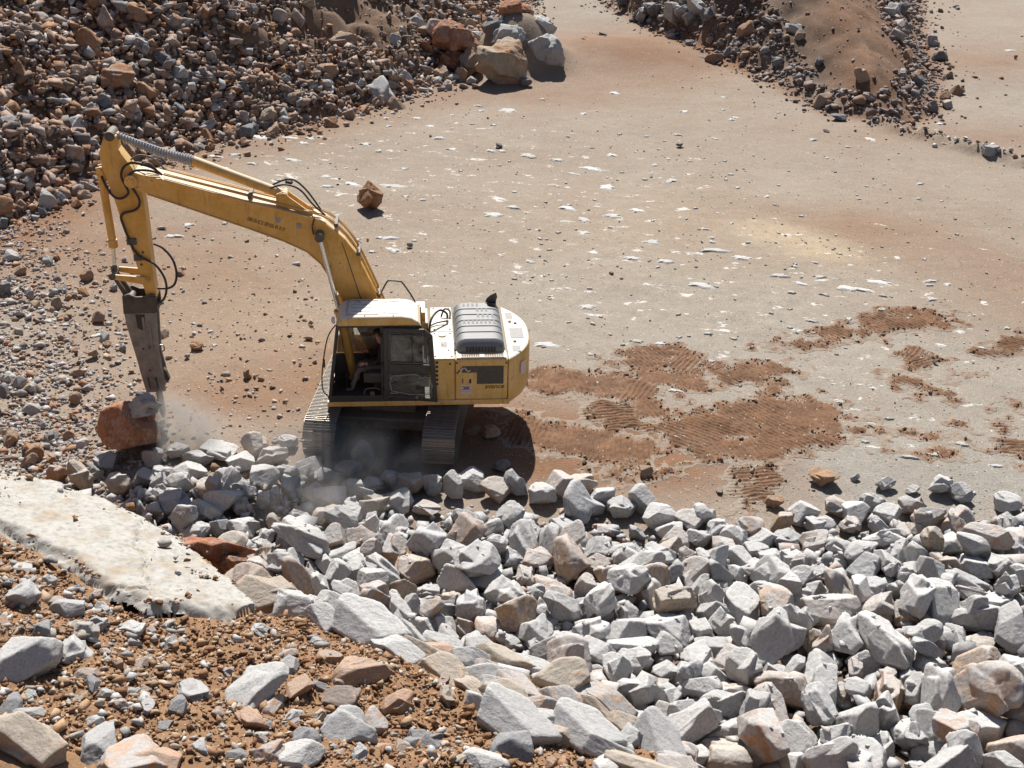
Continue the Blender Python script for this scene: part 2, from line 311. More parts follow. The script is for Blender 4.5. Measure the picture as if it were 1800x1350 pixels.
def terrain(x, y):
    x = np.asarray(x, float); y = np.asarray(y, float)
    z = .07 * fbm(x / 7, y / 7, 3) + .018 * fbm(x / .9, y / .9, 3)
    td = talus_d(x, y) + .7 * fbm(x / 3.5 + 5, y / 3.5, 3)
    t = np.maximum(td, 0); z = z + np.minimum(.64 * t * sstep(-.2, 2.0, td) ** .5, 11 + .06 * t) + sstep(0, 3, td) * (.55 * fbm(x / 3.2, y / 3.2, 3) + .16 * fbm(x / .8, y / .8, 2))
    md = mound_d(x, y) + .28 * fbm(x / 2.6 + 9, y / 2.6, 3); m = np.maximum(md, 0)
    left = sstep(14.5, 10.5, x - (y - 55) * .12)
    bank = sstep(57, 61, y) * sstep(13.0, 10.5, x - (y - 62) * .10)          # the steep rocky bank at its left end
    run = fbm((x + y * .35) / .55, (y - x * .35) / 5.0, 3)                  # runnels down the bare face
    z = z + (.62 + .2 * left) * m + bank * np.minimum(m, 2.2) * .6 + sstep(0, 1.5, md) * ((.05 + .5 * left) * fbm(x / 1.7, y / 2.6, 4) + .11 * (1 - left) * run) + bank * sstep(.1, 1, md) * (.4 * np.abs(fbm((x - y * .6) / .8, (y + x) / 3.0, 4)))
    z = z + 2.3 * np.exp(-(((x + .2) / 1.9) ** 2 + ((y - 58.4) / 1.9) ** 2) ** 1.3)   # core of the boulder pile
    bd, ba, bs_ = poly_dist(x, y, BERM); z = z + .42 * np.exp(-(bd / .42) ** 2) * (.75 + .5 * fbm(x / .7, y / .7, 3))
    hd = heap_edge(x) - y; z = z + np.clip(hd, 0, 8) * .15 * sstep(-14, -8, x)
    z = z + .25 * sstep(-9, -15, x) * sstep(34, 24, y)                    # the ground lifts towards the rubble on the near side
    # ramp of packed earth climbing between the boulders and the long mound
    z = z + .5 * np.exp(-(((x - 4.5) / 4.5) ** 2 + ((y - 61) / 3.0) ** 2))
    return z

xs = np.concatenate([np.arange(-150, -40, 6), np.arange(-40, -18, .5), np.arange(-18, 26, .16), np.arange(26, 40, .5), np.arange(40, 160, 6)])
ys = np.concatenate([np.arange(-60, 8, 3), np.arange(8, 19, .4), np.arange(19, 42, .15), np.arange(42, 82, .22), np.arange(82, 110, 1), np.arange(110, 260, 8)])
floor_me, fv = grid_mesh('quarry_floor', xs, ys, terrain)
def blob(cx, cy, rx, ry, ang=0.0):
    X = fv[:, 0] - cx; Y = fv[:, 1] - cy; c, s = math.cos(ang), math.sin(ang)
    u = (X * c + Y * s) / rx; w = (-X * s + Y * c) / ry; return np.exp(-(u * u + w * w))
def pblob(px, py, rx, ry, ang=0.0): p = at(px, py); return blob(p[0], p[1], rx, ry, ang)
tdv = talus_d(fv[:, 0], fv[:, 1]); mdv = mound_d(fv[:, 0], fv[:, 1])
red = .16 + .6 * sstep(-4.5, .5, tdv) * sstep(60, 48, fv[:, 1]) + .55 * sstep(.4, -.5, np.abs(mdv) - .6)
red = np.where(tdv > 0, .72, red)
red += .45 * pblob(130, 440, 5, 4) + .28 * pblob(330, 620, 4.5, 4) + .25 * pblob(420, 480, 4, 4) + .75 * pblob(1130, 95, 5.5, 6) + .35 * pblob(950, 165, 4, 2.5) + .6 * pblob(1480, 405, 4.2, 2.2)
red += .4 * pblob(1770, 510, 2.6, 3.0) + .7 * pblob(1000, 760, 3.2, 1.6) + .7 * pblob(1190, 830, 2.6, 1.5) + .55 * pblob(880, 780, 2.5, 1.6) + .5 * pblob(620, 660, 3.0, 2.2) + .4 * pblob(1700, 240, 6, 2) + .4 * pblob(1740, 110, 6, 4) + .35 * pblob(400, 700, 2.5, 1.2)
red -= .9 * pblob(1400, 425, 1.5, 1.0, -.6) + .35 * pblob(1150, 560, 5, 3) + .35 * pblob(1500, 700, 5, 3) + .3 * pblob(1690, 850, 3, 2)
grey = .08 + .45 * pblob(1500, 640, 8, 5) + .6 * pblob(1690, 860, 5, 2.0) + .5 * pblob(1740, 150, 5, 5) + .6 * pblob(1050, 30, 4, 8) + .15 * pblob(1150, 480, 8, 5) + .5 * pblob(1560, 840, 4, 1.5) + .5 * pblob(90, 620, 4, 4) + .4 * pblob(960, 840, 3, 1) + .45 * pblob(1480, 190, 2, 2)
grey = np.where(tdv > 1, .15, grey); grey = np.where((mdv > 0) & (fv[:, 0] < 13.5), .4, grey)
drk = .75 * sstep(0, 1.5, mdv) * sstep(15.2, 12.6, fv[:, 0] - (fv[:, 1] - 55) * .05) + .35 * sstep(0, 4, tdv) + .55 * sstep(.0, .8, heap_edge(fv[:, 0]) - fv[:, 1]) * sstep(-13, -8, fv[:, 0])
rside = sstep(12.5, 14.5, fv[:, 0] - (fv[:, 1] - 55) * .05)
red = np.where(mdv > .6, np.maximum(red * rside, .25 + .65 * rside), red)
chalk = .9 * pblob(1000, 330, 9, 12) + .9 * pblob(1450, 520, 8, 6) + .7 * pblob(720, 330, 6, 9) + .6 * pblob(460, 270, 4, 5) + .6 * pblob(1650, 750, 6, 4) + .5 * pblob(150, 560, 3, 3) + .5 * pblob(1700, 190, 4, 5)
chalk = chalk * sstep(.2, -.6, tdv) * sstep(.2, -.6, mdv)
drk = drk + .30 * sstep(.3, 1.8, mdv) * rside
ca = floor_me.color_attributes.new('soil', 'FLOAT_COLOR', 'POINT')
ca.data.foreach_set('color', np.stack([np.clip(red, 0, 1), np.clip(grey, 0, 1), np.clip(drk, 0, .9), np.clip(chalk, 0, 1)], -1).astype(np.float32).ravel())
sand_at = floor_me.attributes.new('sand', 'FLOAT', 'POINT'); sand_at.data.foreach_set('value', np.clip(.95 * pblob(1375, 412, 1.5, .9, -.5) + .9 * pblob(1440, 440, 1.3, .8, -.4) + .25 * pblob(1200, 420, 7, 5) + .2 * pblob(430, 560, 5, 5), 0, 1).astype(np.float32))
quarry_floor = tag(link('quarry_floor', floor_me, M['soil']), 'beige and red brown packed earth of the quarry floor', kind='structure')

# loose red soil with the cleat prints of a tracked machine
def zpx(pts): return [at(900 + a / 2, 400 + b / 2)[:2] for a, b in pts]
STRIPS = [  # path, width in m, cover 0..1, cleat pitch
    (zpx([(40, 520), (180, 545), (400, 560), (500, 600)]), 1.25, 1.0, .17), (zpx([(370, 470), (560, 455), (690, 510)]), 1.15, 1.0, .15), (zpx([(420, 520), (560, 540), (700, 545)]), .9, .9, .15),
    (zpx([(720, 535), (850, 500), (960, 495)]), .8, .9, .15), (zpx([(380, 620), (470, 640), (555, 640)]), .95, 1.0, .15), (zpx([(400, 610), (398, 730)]), 1.7, .8, .17),
    (zpx([(-20, 690), (120, 735), (300, 765), (520, 810)]), 1.25, 1.0, .16), (zpx([(560, 770), (760, 690), (960, 650), (1190, 690)]), 1.55, 1.0, .16), (zpx([(640, 780), (880, 780), (1080, 720)]), 1.05, .95, .16),
    (zpx([(830, 545), (1000, 570), (1150, 640)]), .9, .75, .15), (zpx([(940, 410), (1100, 380), (1260, 350)]), .75, .75, .17), (zpx([(1230, 345), (1380, 320), (1520, 315)]), 1.1, 1.0, .16),
    (zpx([(1350, 420), (1440, 460), (1500, 500)]), .75, .55, .15), (zpx([(1300, 560), (1400, 530), (1540, 500)]), .8, .5, .16), (zpx([(856, 830), (850, 990)]), .85, .75, .16), (zpx([(330, 850), (520, 860), (640, 850)]), .8, .5, .16),
    (zpx([(1270, 755), (1450, 765), (1600, 780)]), .85, .55, .15), (zpx([(1400, 590), (1545, 590)]), .5, .65, .14), (zpx([(1650, 470), (1740, 430), (1840, 390)]), .9, .5, .16), (zpx([(1790, 640), (1795, 820)]), .9, .8, .16),
    (zpx([(870, 430), (1000, 440)]), .45, .4, .15), (zpx([(1540, 680), (1610, 720)]), .5, .5, .15)]
gx = np.arange(-1.2, 16.5, .024); gy = np.arange(18.6, 34.5, .024); GX, GY = np.meshgrid(gx, gy)
mask = np.zeros(GX.shape); ridge = np.zeros(GX.shape); jn = fbm(GX / .5, GY / .5, 4); jn2 = fbm(GX / 1.6 + 4, GY / 1.6, 3); jn3 = fbm(GX / .16, GY / .16, 2)
for i, (pts, w, cov, pitch) in enumerate(STRIPS):
    P_ = np.array(pts); lo = P_.min(0) - w - .5; hi = P_.max(0) + w + .5
    i0, i1 = np.searchsorted(gx, [lo[0], hi[0]]); j0, j1 = np.searchsorted(gy, [lo[1], hi[1]])
    if i1 <= i0 or j1 <= j0: continue
    sl = (slice(j0, j1), slice(i0, i1)); d, arc, sd_ = poly_dist(GX[sl], GY[sl], pts); tot = sum(np.hypot(*(np.array(q_) - p_)) for p_, q_ in zip(pts[:-1], pts[1:]))
    ends = np.minimum(arc, tot - arc); J, J2 = jn[sl], jn2[sl]
    mk = sstep(-.36, .28, w / 2 - d + .22 * J) * sstep(-.15, .35, ends + .3 * J)
    mk = mk * np.clip(sstep(-.95 + (1 - cov) * 1.3, -.1 + (1 - cov) * 1.3, J2 + .35 * J) + (cov >= .9) * .8, 0, 1)
    up_ = mk > mask[sl]; mask[sl] = np.where(up_, mk, mask[sl])
    q = (arc + d * sd_ * .30 + .035 * J) / (pitch * .80); q = (q % 1); q = np.where(q < .62, q / .62, (1 - q) / .38)
    ridge[sl] = np.where(up_, q, ridge[sl])
core = sstep(.45, .95, mask)
_tz = np.zeros(GX.shape); _mm = mask > .02; _tz[_mm] = terrain(GX[_mm], GY[_mm])
zz = _tz + .010 + mask * .012 + core * (.010 + .016 * jn) + .050 * (ridge - .55) * sstep(.05, .5, mask) * (.65 + .5 * np.abs(jn2)) + .012 * jn3 * core - .03 * (1 - sstep(.02, .10, mask))
fm = (mask[:-1, :-1] > .03) & (mask[1:, 1:] > .03) & (mask[:-1, 1:] > .03) & (mask[1:, :-1] > .03)
ii = np.arange(GX.size).reshape(GX.shape); ff = np.stack([ii[:-1, :-1], ii[:-1, 1:], ii[1:, 1:], ii[1:, :-1]], -1)[fm]
uq, inv = np.unique(ff, return_inverse=True)
vv = np.stack([GX, GY, zz], -1).reshape(-1, 3)[uq]; ms = mask.ravel()[uq]; rg = ridge.ravel()[uq]; j3 = jn.ravel()[uq]
tme = new_mesh('tracked_soil', vv, inv.reshape(-1, 4).astype(np.int32), True)
tca = tme.color_attributes.new('soil', 'FLOAT_COLOR', 'POINT')   # how much red subsoil is mixed in
tca.data.foreach_set('color', np.stack([np.clip(.20 + .8 * sstep(.05, .95, ms + .25 * j3), 0, 1), .15 * (1 - ms), np.clip(.34 * sstep(.7, 1.0, ms) * (.7 + j3), 0, .45), np.zeros(len(ms))], -1).astype(np.float32).ravel())
tag(link('tracked_soil', tme, M['soil']), 'loose red soil printed with the cleats of a tracked machine', kind='structure')
_e = np.nonzero((ms > .35) & (ms < .8))[0]; _r = np.random.RandomState(3); _e = _r.choice(_e, min(2600, len(_e)), False); CLODS = vv[_e]

# ---------------------------------------------------------------- near bench the picture is taken from
def slant(px, py, t): d = ray_dir(px, py); return np.array([0, 0, CAM_H]) + t * d / np.linalg.norm(d)
_A, _B, _C = slant(0, 1349, 10.2), slant(0, 850, 15.6), slant(1200, 1349, 11.4)
_n = np.cross(_B - _A, _C - _A)
def bench_plane(x, y): return _A[2] - (_n[0] * (x - _A[0]) + _n[1] * (y - _A[1])) / _n[2]
def on_bench(px, py):
    d = ray_dir(px, py); o = np.array([0, 0, CAM_H]); t = (_n @ (_A - o)) / (_n @ d); return o + t * d
EDGE_PX = [(-260, 760), (-120, 800), (0, 838), (100, 855), (225, 900), (330, 965), (450, 1070), (560, 1078), (640, 1108), (720, 1128), (800, 1145), (900, 1160), (960, 1185), (1030, 1225), (1090, 1275), (1150, 1320), (1230, 1370), (1400, 1480)]
SLAB_PX = [(-200, 775), (0, 836), (60, 842), (110, 850), (235, 898), (335, 960), (410, 1018), (462, 1072), (405, 1096), (325, 1084), (255, 1082), (198, 1062), (142, 1026), (84, 990), (36, 962), (0, 945), (-200, 890)]
LEDGE_PX = [(545, 1078), (640, 1102), (720, 1120), (800, 1136), (900, 1148), (968, 1170), (1045, 1213), (1105, 1268), (1175, 1325), (1270, 1390), (1150, 1395), (1075, 1340), (1010, 1305), (930, 1292), (860, 1262), (800, 1215), (745, 1180), (665, 1146), (590, 1104)]
SLAB = [on_bench(*p)[:2] for p in SLAB_PX]; LEDGE_POLY = [on_bench(*p)[:2] for p in LEDGE_PX]
EDGE = [on_bench(*p)[:2] for p in EDGE_PX]; EDGE = [EDGE[0] + (EDGE[0] - EDGE[1]) * 6] + EDGE + [EDGE[-1] + (EDGE[-1] - EDGE[-2]) * 3]
def bench_out(x, y):
    d, a, s = poly_dist(x, y, EDGE); return d * s
def bench_z(x, y):
    o = bench_out(x, y) + .10 * fbm(x / .5, y / .5, 3)
    z = bench_plane(x, y) + .10 * fbm(x / 1.3, y / 1.3, 3) + .035 * fbm(x / .25, y / .25, 3)
    for P_ in (SLAB,):                                       # soil is thin where bedrock shows
        d_, _, _ = poly_dist(x, y, P_, True); z = z - .16 * sstep(.0, .25, np.where(inside(x, y, P_), d_, -d_))
    return z - np.maximum(o, 0) * 2.6 - sstep(0, .5, o) * .2 * (1 + fbm(x / .4, y / .4, 3))
bx = np.concatenate([np.arange(-34, -10, .5), np.arange(-10, 5, .05), np.arange(5, 16, .5)]); by = np.concatenate([np.arange(-14, 5, .5), np.arange(5, 18, .05)])
bench_me, bv = grid_mesh('bench_ground', bx, by, bench_z)
keep = None
tag(link('bench_ground', bench_me, M['bench']), 'orange brown crumbly soil of the near quarry bench', kind='structure')

def rock_sheet(name, POLY, label, step, lift, rough, skirt, mat, fs=1.0):
    """bedrock showing along the bench edge: bedding steps, joints and a broken outline"""
    Q = np.array(POLY); sx_ = np.arange(Q[:, 0].min() - .1, Q[:, 0].max() + .1, .024); sy_ = np.arange(Q[:, 1].min() - .1, Q[:, 1].max() + .1, .024)
    SX, SY = np.meshgrid(sx_, sy_); dS, _, _ = poly_dist(SX, SY, POLY, True); dS = np.where(inside(SX, SY, POLY), dS, -dS) + .07 * fbm(SX / .35, SY / .35, 4); o_ = bench_out(SX, SY)
    along = SX * .80 - SY * .60; across = SX * .60 + SY * .80             # bedding runs along the edge
    rj = np.random.RandomState(len(name)); nb = max(10, int(len(Q) and np.ptp(along) * np.ptp(across) / (fs * fs * .8)))   # joint-bounded blocks
    ja, jc = rj.uniform(along.min(), along.max(), nb), rj.uniform(across.min(), across.max(), nb); hh, t1, t2 = rj.normal(0, 1, nb), rj.normal(0, 1, nb), rj.normal(0, 1, nb)
    wa = along + .10 * fbm(SX / .4, SY / .4, 3); wc = across + .10 * fbm(SX / .4 + 7, SY / .4, 3); f1 = np.full(SX.shape, 1e9); f2 = f1.copy(); ix = np.zeros(SX.shape, int)
    for q in range(nb):
        dq_ = np.hypot((wa - ja[q]) / 1.6, wc - jc[q]); m1 = dq_ < f1; f2 = np.where(m1, f1, np.minimum(f2, dq_)); f1 = np.where(m1, dq_, f1); ix = np.where(m1, q, ix)
    sxy = np.stack([ja * .80 + jc * .60, -ja * .60 + jc * .80], -1); inc = inside(sxy[:, 0], sxy[:, 1], POLY)      # whole blocks only: the outline follows the joints
    inn = dS + .06 * np.sign(hh[ix]) > 0; gap = f2 - f1             # each joint block breaks off a little further in or out
    blk = step * (hh[ix] + .55 * (t1[ix] * (wa - ja[ix]) / fs + t2[ix] * (wc - jc[ix]) / fs)); lay = np.floor(fbm(along / 1.6, across / .45, 2) * 5) / 5
    sz = bench_plane(SX, SY) + lift + blk + .022 * rough * lay + .005 * rough * fbm(SX / .07, SY / .07, 3) + .03 * rough * np.abs(fbm(along / .8, across / .3, 2)) - .12 * np.maximum(o_ + .1, 0)
    sz -= .06 * (1 - sstep(.0, .03, gap)) + .015 * (1 - sstep(0, .02, np.abs(perlin(along * 2.1 + .6 * perlin(SX * 3, SY * 3), across * 1.2))))
    sz = sz - .17 * (1 - np.clip(dS / .22, 0, 1)) * sstep(-.12, -.30, o_)
    sz = np.where(inn, sz, bench_plane(SX, SY) - .14 - np.maximum(o_ - .05, 0) * 1.6); dS = np.where(inn, 1.0, np.where(gap < .06, 0.0, -1.0))
    fm = (dS[:-1, :-1] > -.06) & (dS[1:, 1:] > -.06); ii = np.arange(SX.size).reshape(SX.shape)
    ff = np.stack([ii[:-1, :-1], ii[:-1, 1:], ii[1:, 1:], ii[1:, :-1]], -1)[fm]; uq, inv = np.unique(ff, return_inverse=True)
    return tag(link(name, new_mesh(name, np.stack([SX, SY, sz], -1).reshape(-1, 3)[uq], inv.reshape(-1, 4).astype(np.int32)), M[mat]), label, 'rock ledge' if name == 'rock_ledge' else 'rock slab')
rock_sheet('limestone_slab', SLAB, 'long smooth cream white limestone slab forming the edge of the near bench', .020, .08, .5, .10, 'slab', 1.7)
# ---------------------------------------------------------------- stones
def ico(sub):
    bm = bmesh.new(); bmesh.ops.create_icosphere(bm, subdivisions=sub, radius=1.0); bm.verts.ensure_lookup_table()
    v = np.array([q.co for q in bm.verts]); f = np.array([[q.index for q in p.verts] for p in bm.faces], np.int32); bm.free(); return v / np.linalg.norm(v, axis=1)[:, None], f
ICO = {k: ico(k) for k in (1, 2, 3, 4, 5)}
def _cell(r, D, ncut, k, lo=.74, hi=1.06, jit=.30):
    nrm = []; dist = []
    for i in range(3):
        for sg in (1, -1):
            n = np.eye(3)[i] * sg + r.normal(0, jit, 3); nrm.append(n / np.linalg.norm(n)); dist.append(r.uniform(lo, .98))
    for i in range(ncut):
        n = r.normal(0, 1, 3); nrm.append(n / np.linalg.norm(n)); dist.append(r.uniform(lo - .06, hi))
    c = D @ np.array(nrm).T; rr = np.where(c > .05, np.array(dist) / np.maximum(c, .05), 9.0)
    m = rr.min(1); return m - np.log(np.exp(-k * (rr - m[:, None])).sum(1)) / k
def rock_shape(seed, sub, flat=1.0, rough=.024, sharp=220.0, blocky=False):
    """a broken block: the cell cut out by a dozen random planes, some with a second stepped cell; half-extent about 1"""
    r = np.random.RandomState(seed); D, f = ICO[sub]
    ax = np.array([1.0, r.uniform(.62, .95), r.uniform(.46, .84) * flat])
    rad = _cell(r, D, 6, sharp, lo=.70, hi=1.06, jit=.25) if blocky else _cell(r, D, r.randint(3, 9), sharp, lo=.66, hi=1.0, jit=.36)
    if r.rand() < .6 and not blocky:                                             # a ledge left where a piece split off
        S = np.array([r.uniform(.55, .8), r.uniform(.7, 1.05), r.uniform(1.0, 1.25)]); S = S[r.permutation(3)]
        q = np.array(Euler(r.uniform(-.6, .6, 3).tolist()).to_matrix()); D2 = (D @ q) / S; l2 = np.linalg.norm(D2, axis=1); rad2 = _cell(r, D2 / l2[:, None], 6, sharp) / l2
        rad = np.maximum(rad * r.uniform(.80, .95), rad2)
    rad = np.clip(rad, .38, 1.30); v = D * rad[:, None]
    if sub >= 3 and rough:                                        # fracture relief: small flat steps rather than soft bumps
        so = Vector(r.uniform(-50, 50, 3).tolist()); disp = np.empty(len(v)); hi = sub >= 5
        for i, p in enumerate(v.tolist()):
            P = Vector(p); a = mnoise.cell(P * 3.2 + so) * .5 + mnoise.noise(P * 2.6 + so) * .8
            if hi: a += .45 * mnoise.cell(P * 6.5 - so) - .5 * abs(mnoise.noise(P * 8.0 + so))
            disp[i] = a
        v = v * (1 + rough * disp)[:, None]
    v = v * ax
    return v, f
def chip_shape(seed, npt, flat=1.0):
    """an angular chip: the hull of a few scattered points"""
    r = np.random.RandomState(seed); p = r.normal(0, 1, (npt, 3)); p = p / np.linalg.norm(p, axis=1)[:, None] * r.uniform(.8, 1.3, (npt, 1)) * np.array([1.0, r.uniform(.55, .95), r.uniform(.5, .9) * flat])
    bm = bmesh.new(); vs_ = [bm.verts.new(q) for q in p]; h = bmesh.ops.convex_hull(bm, input=vs_)
    bmesh.ops.delete(bm, geom=[q for q in bm.verts if not q.link_faces], context='VERTS')
    bmesh.ops.triangulate(bm, faces=bm.faces[:]); bm.verts.ensure_lookup_table(); bm.verts.index_update()
    v = np.array([q.co for q in bm.verts]); f = np.array([[q.index for q in fc.verts] for fc in bm.faces], np.int32); bm.free(); return v, f
NV = 26
_rock_cache = {}
def rock_data(kind, seed, sub, mat, flat=1.0, rough=.024, blocky=False):
    key = (kind, seed, sub)
    if key not in _rock_cache:
        v, f = rock_shape(seed, sub, flat, rough, blocky=blocky); me = new_mesh(kind, v, f); me.materials.append(M[mat]); _rock_cache[key] = me
    return _rock_cache[key]
def joined(name, items, mat, sub=1, nvar=26, flat=1.0, seed0=5000, rough=0):
    """items: (x, y, z, size, yaw, tilt) -> one mesh of many small angular stones"""
    items = np.asarray(items, float); r = np.random.RandomState(seed0); n = len(items); var = r.randint(0, nvar, n); AV = []; AF = []; base = 0
    for k in range(nvar):
        S, f0 = chip_shape(seed0 + k, 7 if sub == 1 else 10, flat); t = items[var == k]; m = len(t)
        if m == 0: continue
        P = S[None] * t[:, 3][:, None, None] * r.uniform(.75, 1.25, (m, 1, 3)); cz, sz_ = np.cos(t[:, 4])[:, None], np.sin(t[:, 4])[:, None]; ct, st = np.cos(t[:, 5])[:, None], np.sin(t[:, 5])[:, None]
        y1 = P[..., 1] * ct - P[..., 2] * st; z1 = P[..., 1] * st + P[..., 2] * ct; x1 = P[..., 0]
        AV.append(np.stack([x1 * cz - y1 * sz_ + t[:, 0][:, None], x1 * sz_ + y1 * cz + t[:, 1][:, None], z1 + t[:, 2][:, None]], -1).reshape(-1, 3))
        AF.append((f0[None] + (np.arange(m) * len(S))[:, None, None]).reshape(-1, 3) + base); base += m * len(S)
    return link(name, new_mesh(name, np.concatenate(AV), np.concatenate(AF).astype(np.int32)), M[mat])
def stone(name, me, loc, size, rot, label, cat='rock', group=None):
    o = link(name, me); o.location = tuple(float(c) for c in loc); o.rotation_euler = rot; o.scale = (size,) * 3 if np.isscalar(size) else size
    return tag(o, label, cat, group)
# ---------------------------------------------------------------- excavator
EXC = (-2.698, 24.933); EXC_YAW = R(185.05); TRACK_YAW = R(86.74) - EXC_YAW
class MB:
    def __init__(s): s.v = []; s.f = []
    def add(s, v, f):
        b = len(s.v); s.v += [tuple(float(c) for c in p) for p in v]; s.f += [tuple(b + i for i in q) for q in f]; return s
    def box(s, x0, x1, y0, y1, z0, z1, mat=None):
        v = [(x, y, z) for z in (z0, z1) for y in (y0, y1) for x in (x0, x1)]
        if mat is not None: v = [tuple(mat @ Vector(p)) for p in v]
        return s.add(v, [(0, 2, 3, 1), (4, 5, 7, 6), (0, 1, 5, 4), (2, 6, 7, 3), (0, 4, 6, 2), (1, 3, 7, 5)])
    def prism(s, prof, y0, y1, axis='y'):
        """profile in XZ (axis y) or XY (axis z), extruded"""
        n = len(prof)
        if axis == 'y': v = [(a, y0, b) for a, b in prof] + [(a, y1, b) for a, b in prof]
        else: v = [(a, b, y0) for a, b in prof] + [(a, b, y1) for a, b in prof]
        return s.add(v, [tuple(range(n)), tuple(range(2 * n - 1, n - 1, -1))] + [(i + n, (i + 1) % n + n, (i + 1) % n, i) for i in range(n)])
    def cyl(s, p0, p1, r0, r1=None, seg=16, cap=True):
        p0 = Vector(p0); p1 = Vector(p1); r1 = r0 if r1 is None else r1; d = (p1 - p0).normalized()
        a = d.orthogonal().normalized(); b = d.cross(a)
        v = []; 
        for p, r in ((p0, r0), (p1, r1)):
            for i in range(seg):
                t = 2 * math.pi * i / seg; v.append(p + (a * math.cos(t) + b * math.sin(t)) * r)
        f = [(i, (i + 1) % seg, (i + 1) % seg + seg, i + seg) for i in range(seg)]
        if cap: f += [tuple(range(seg - 1, -1, -1)), tuple(range(seg, 2 * seg))]
        return s.add(v, f)
    def tube(s, pts, r, seg=8, sub=5):
        P = [Vector(p) for p in pts]; Q = []
        if sub > 1 and len(P) > 2:
            for i in range(len(P) - 1):
                p0 = P[max(i - 1, 0)]; p1 = P[i]; p2 = P[i + 1]; p3 = P[min(i + 2, len(P) - 1)]
                for k in range(sub):
                    t = k / sub; Q.append(.5 * ((2 * p1) + (p2 - p0) * t + (2 * p0 - 5 * p1 + 4 * p2 - p3) * t * t + (3 * p1 - p0 - 3 * p2 + p3) * t ** 3))
            Q.append(P[-1])
        else: Q = P
        ref = Vector((.12, .97, .2)); v = []
        for i, p in enumerate(Q):
            d = (Q[min(i + 1, len(Q) - 1)] - Q[max(i - 1, 0)]).normalized(); a = d.cross(ref).normalized(); b = d.cross(a)
            rr = r[i * (len(r) - 1) // max(len(Q) - 1, 1)] if isinstance(r, (list, tuple)) else r
            v += [p + (a * math.cos(2 * math.pi * k / seg) + b * math.sin(2 * math.pi * k / seg)) * rr for k in range(seg)]
        f = []
        for i in range(len(Q) - 1):
            for k in range(seg): f.append((i * seg + k, i * seg + (k + 1) % seg, (i + 1) * seg + (k + 1) % seg, (i + 1) * seg + k))
        f += [tuple(range(seg - 1, -1, -1)), tuple(range((len(Q) - 1) * seg, len(Q) * seg))]
        return s.add(v, f)
    def xf(s, m): s.v = [tuple(m @ Vector(p)) for p in s.v]; return s
    def obj(s, name, mat, parent, bevel=0.0, smooth=False, seg=2):
        me = new_mesh(name, s.v, s.f); bm = bmesh.new(); bm.from_mesh(me); bmesh.ops.recalc_face_normals(bm, faces=bm.faces); bm.to_mesh(me); bm.free()
        o = link(name, me, M[mat], parent)
        if smooth: me.polygons.foreach_set('use_smooth', np.ones(len(me.polygons), bool)); me.set_sharp_from_angle(angle=R(35))
        if bevel:
            b = o.modifiers.new('edge', 'BEVEL'); b.width = bevel; b.segments = seg; b.limit_method = 'ANGLE'; b.angle_limit = R(30); b.harden_normals = False
        return o
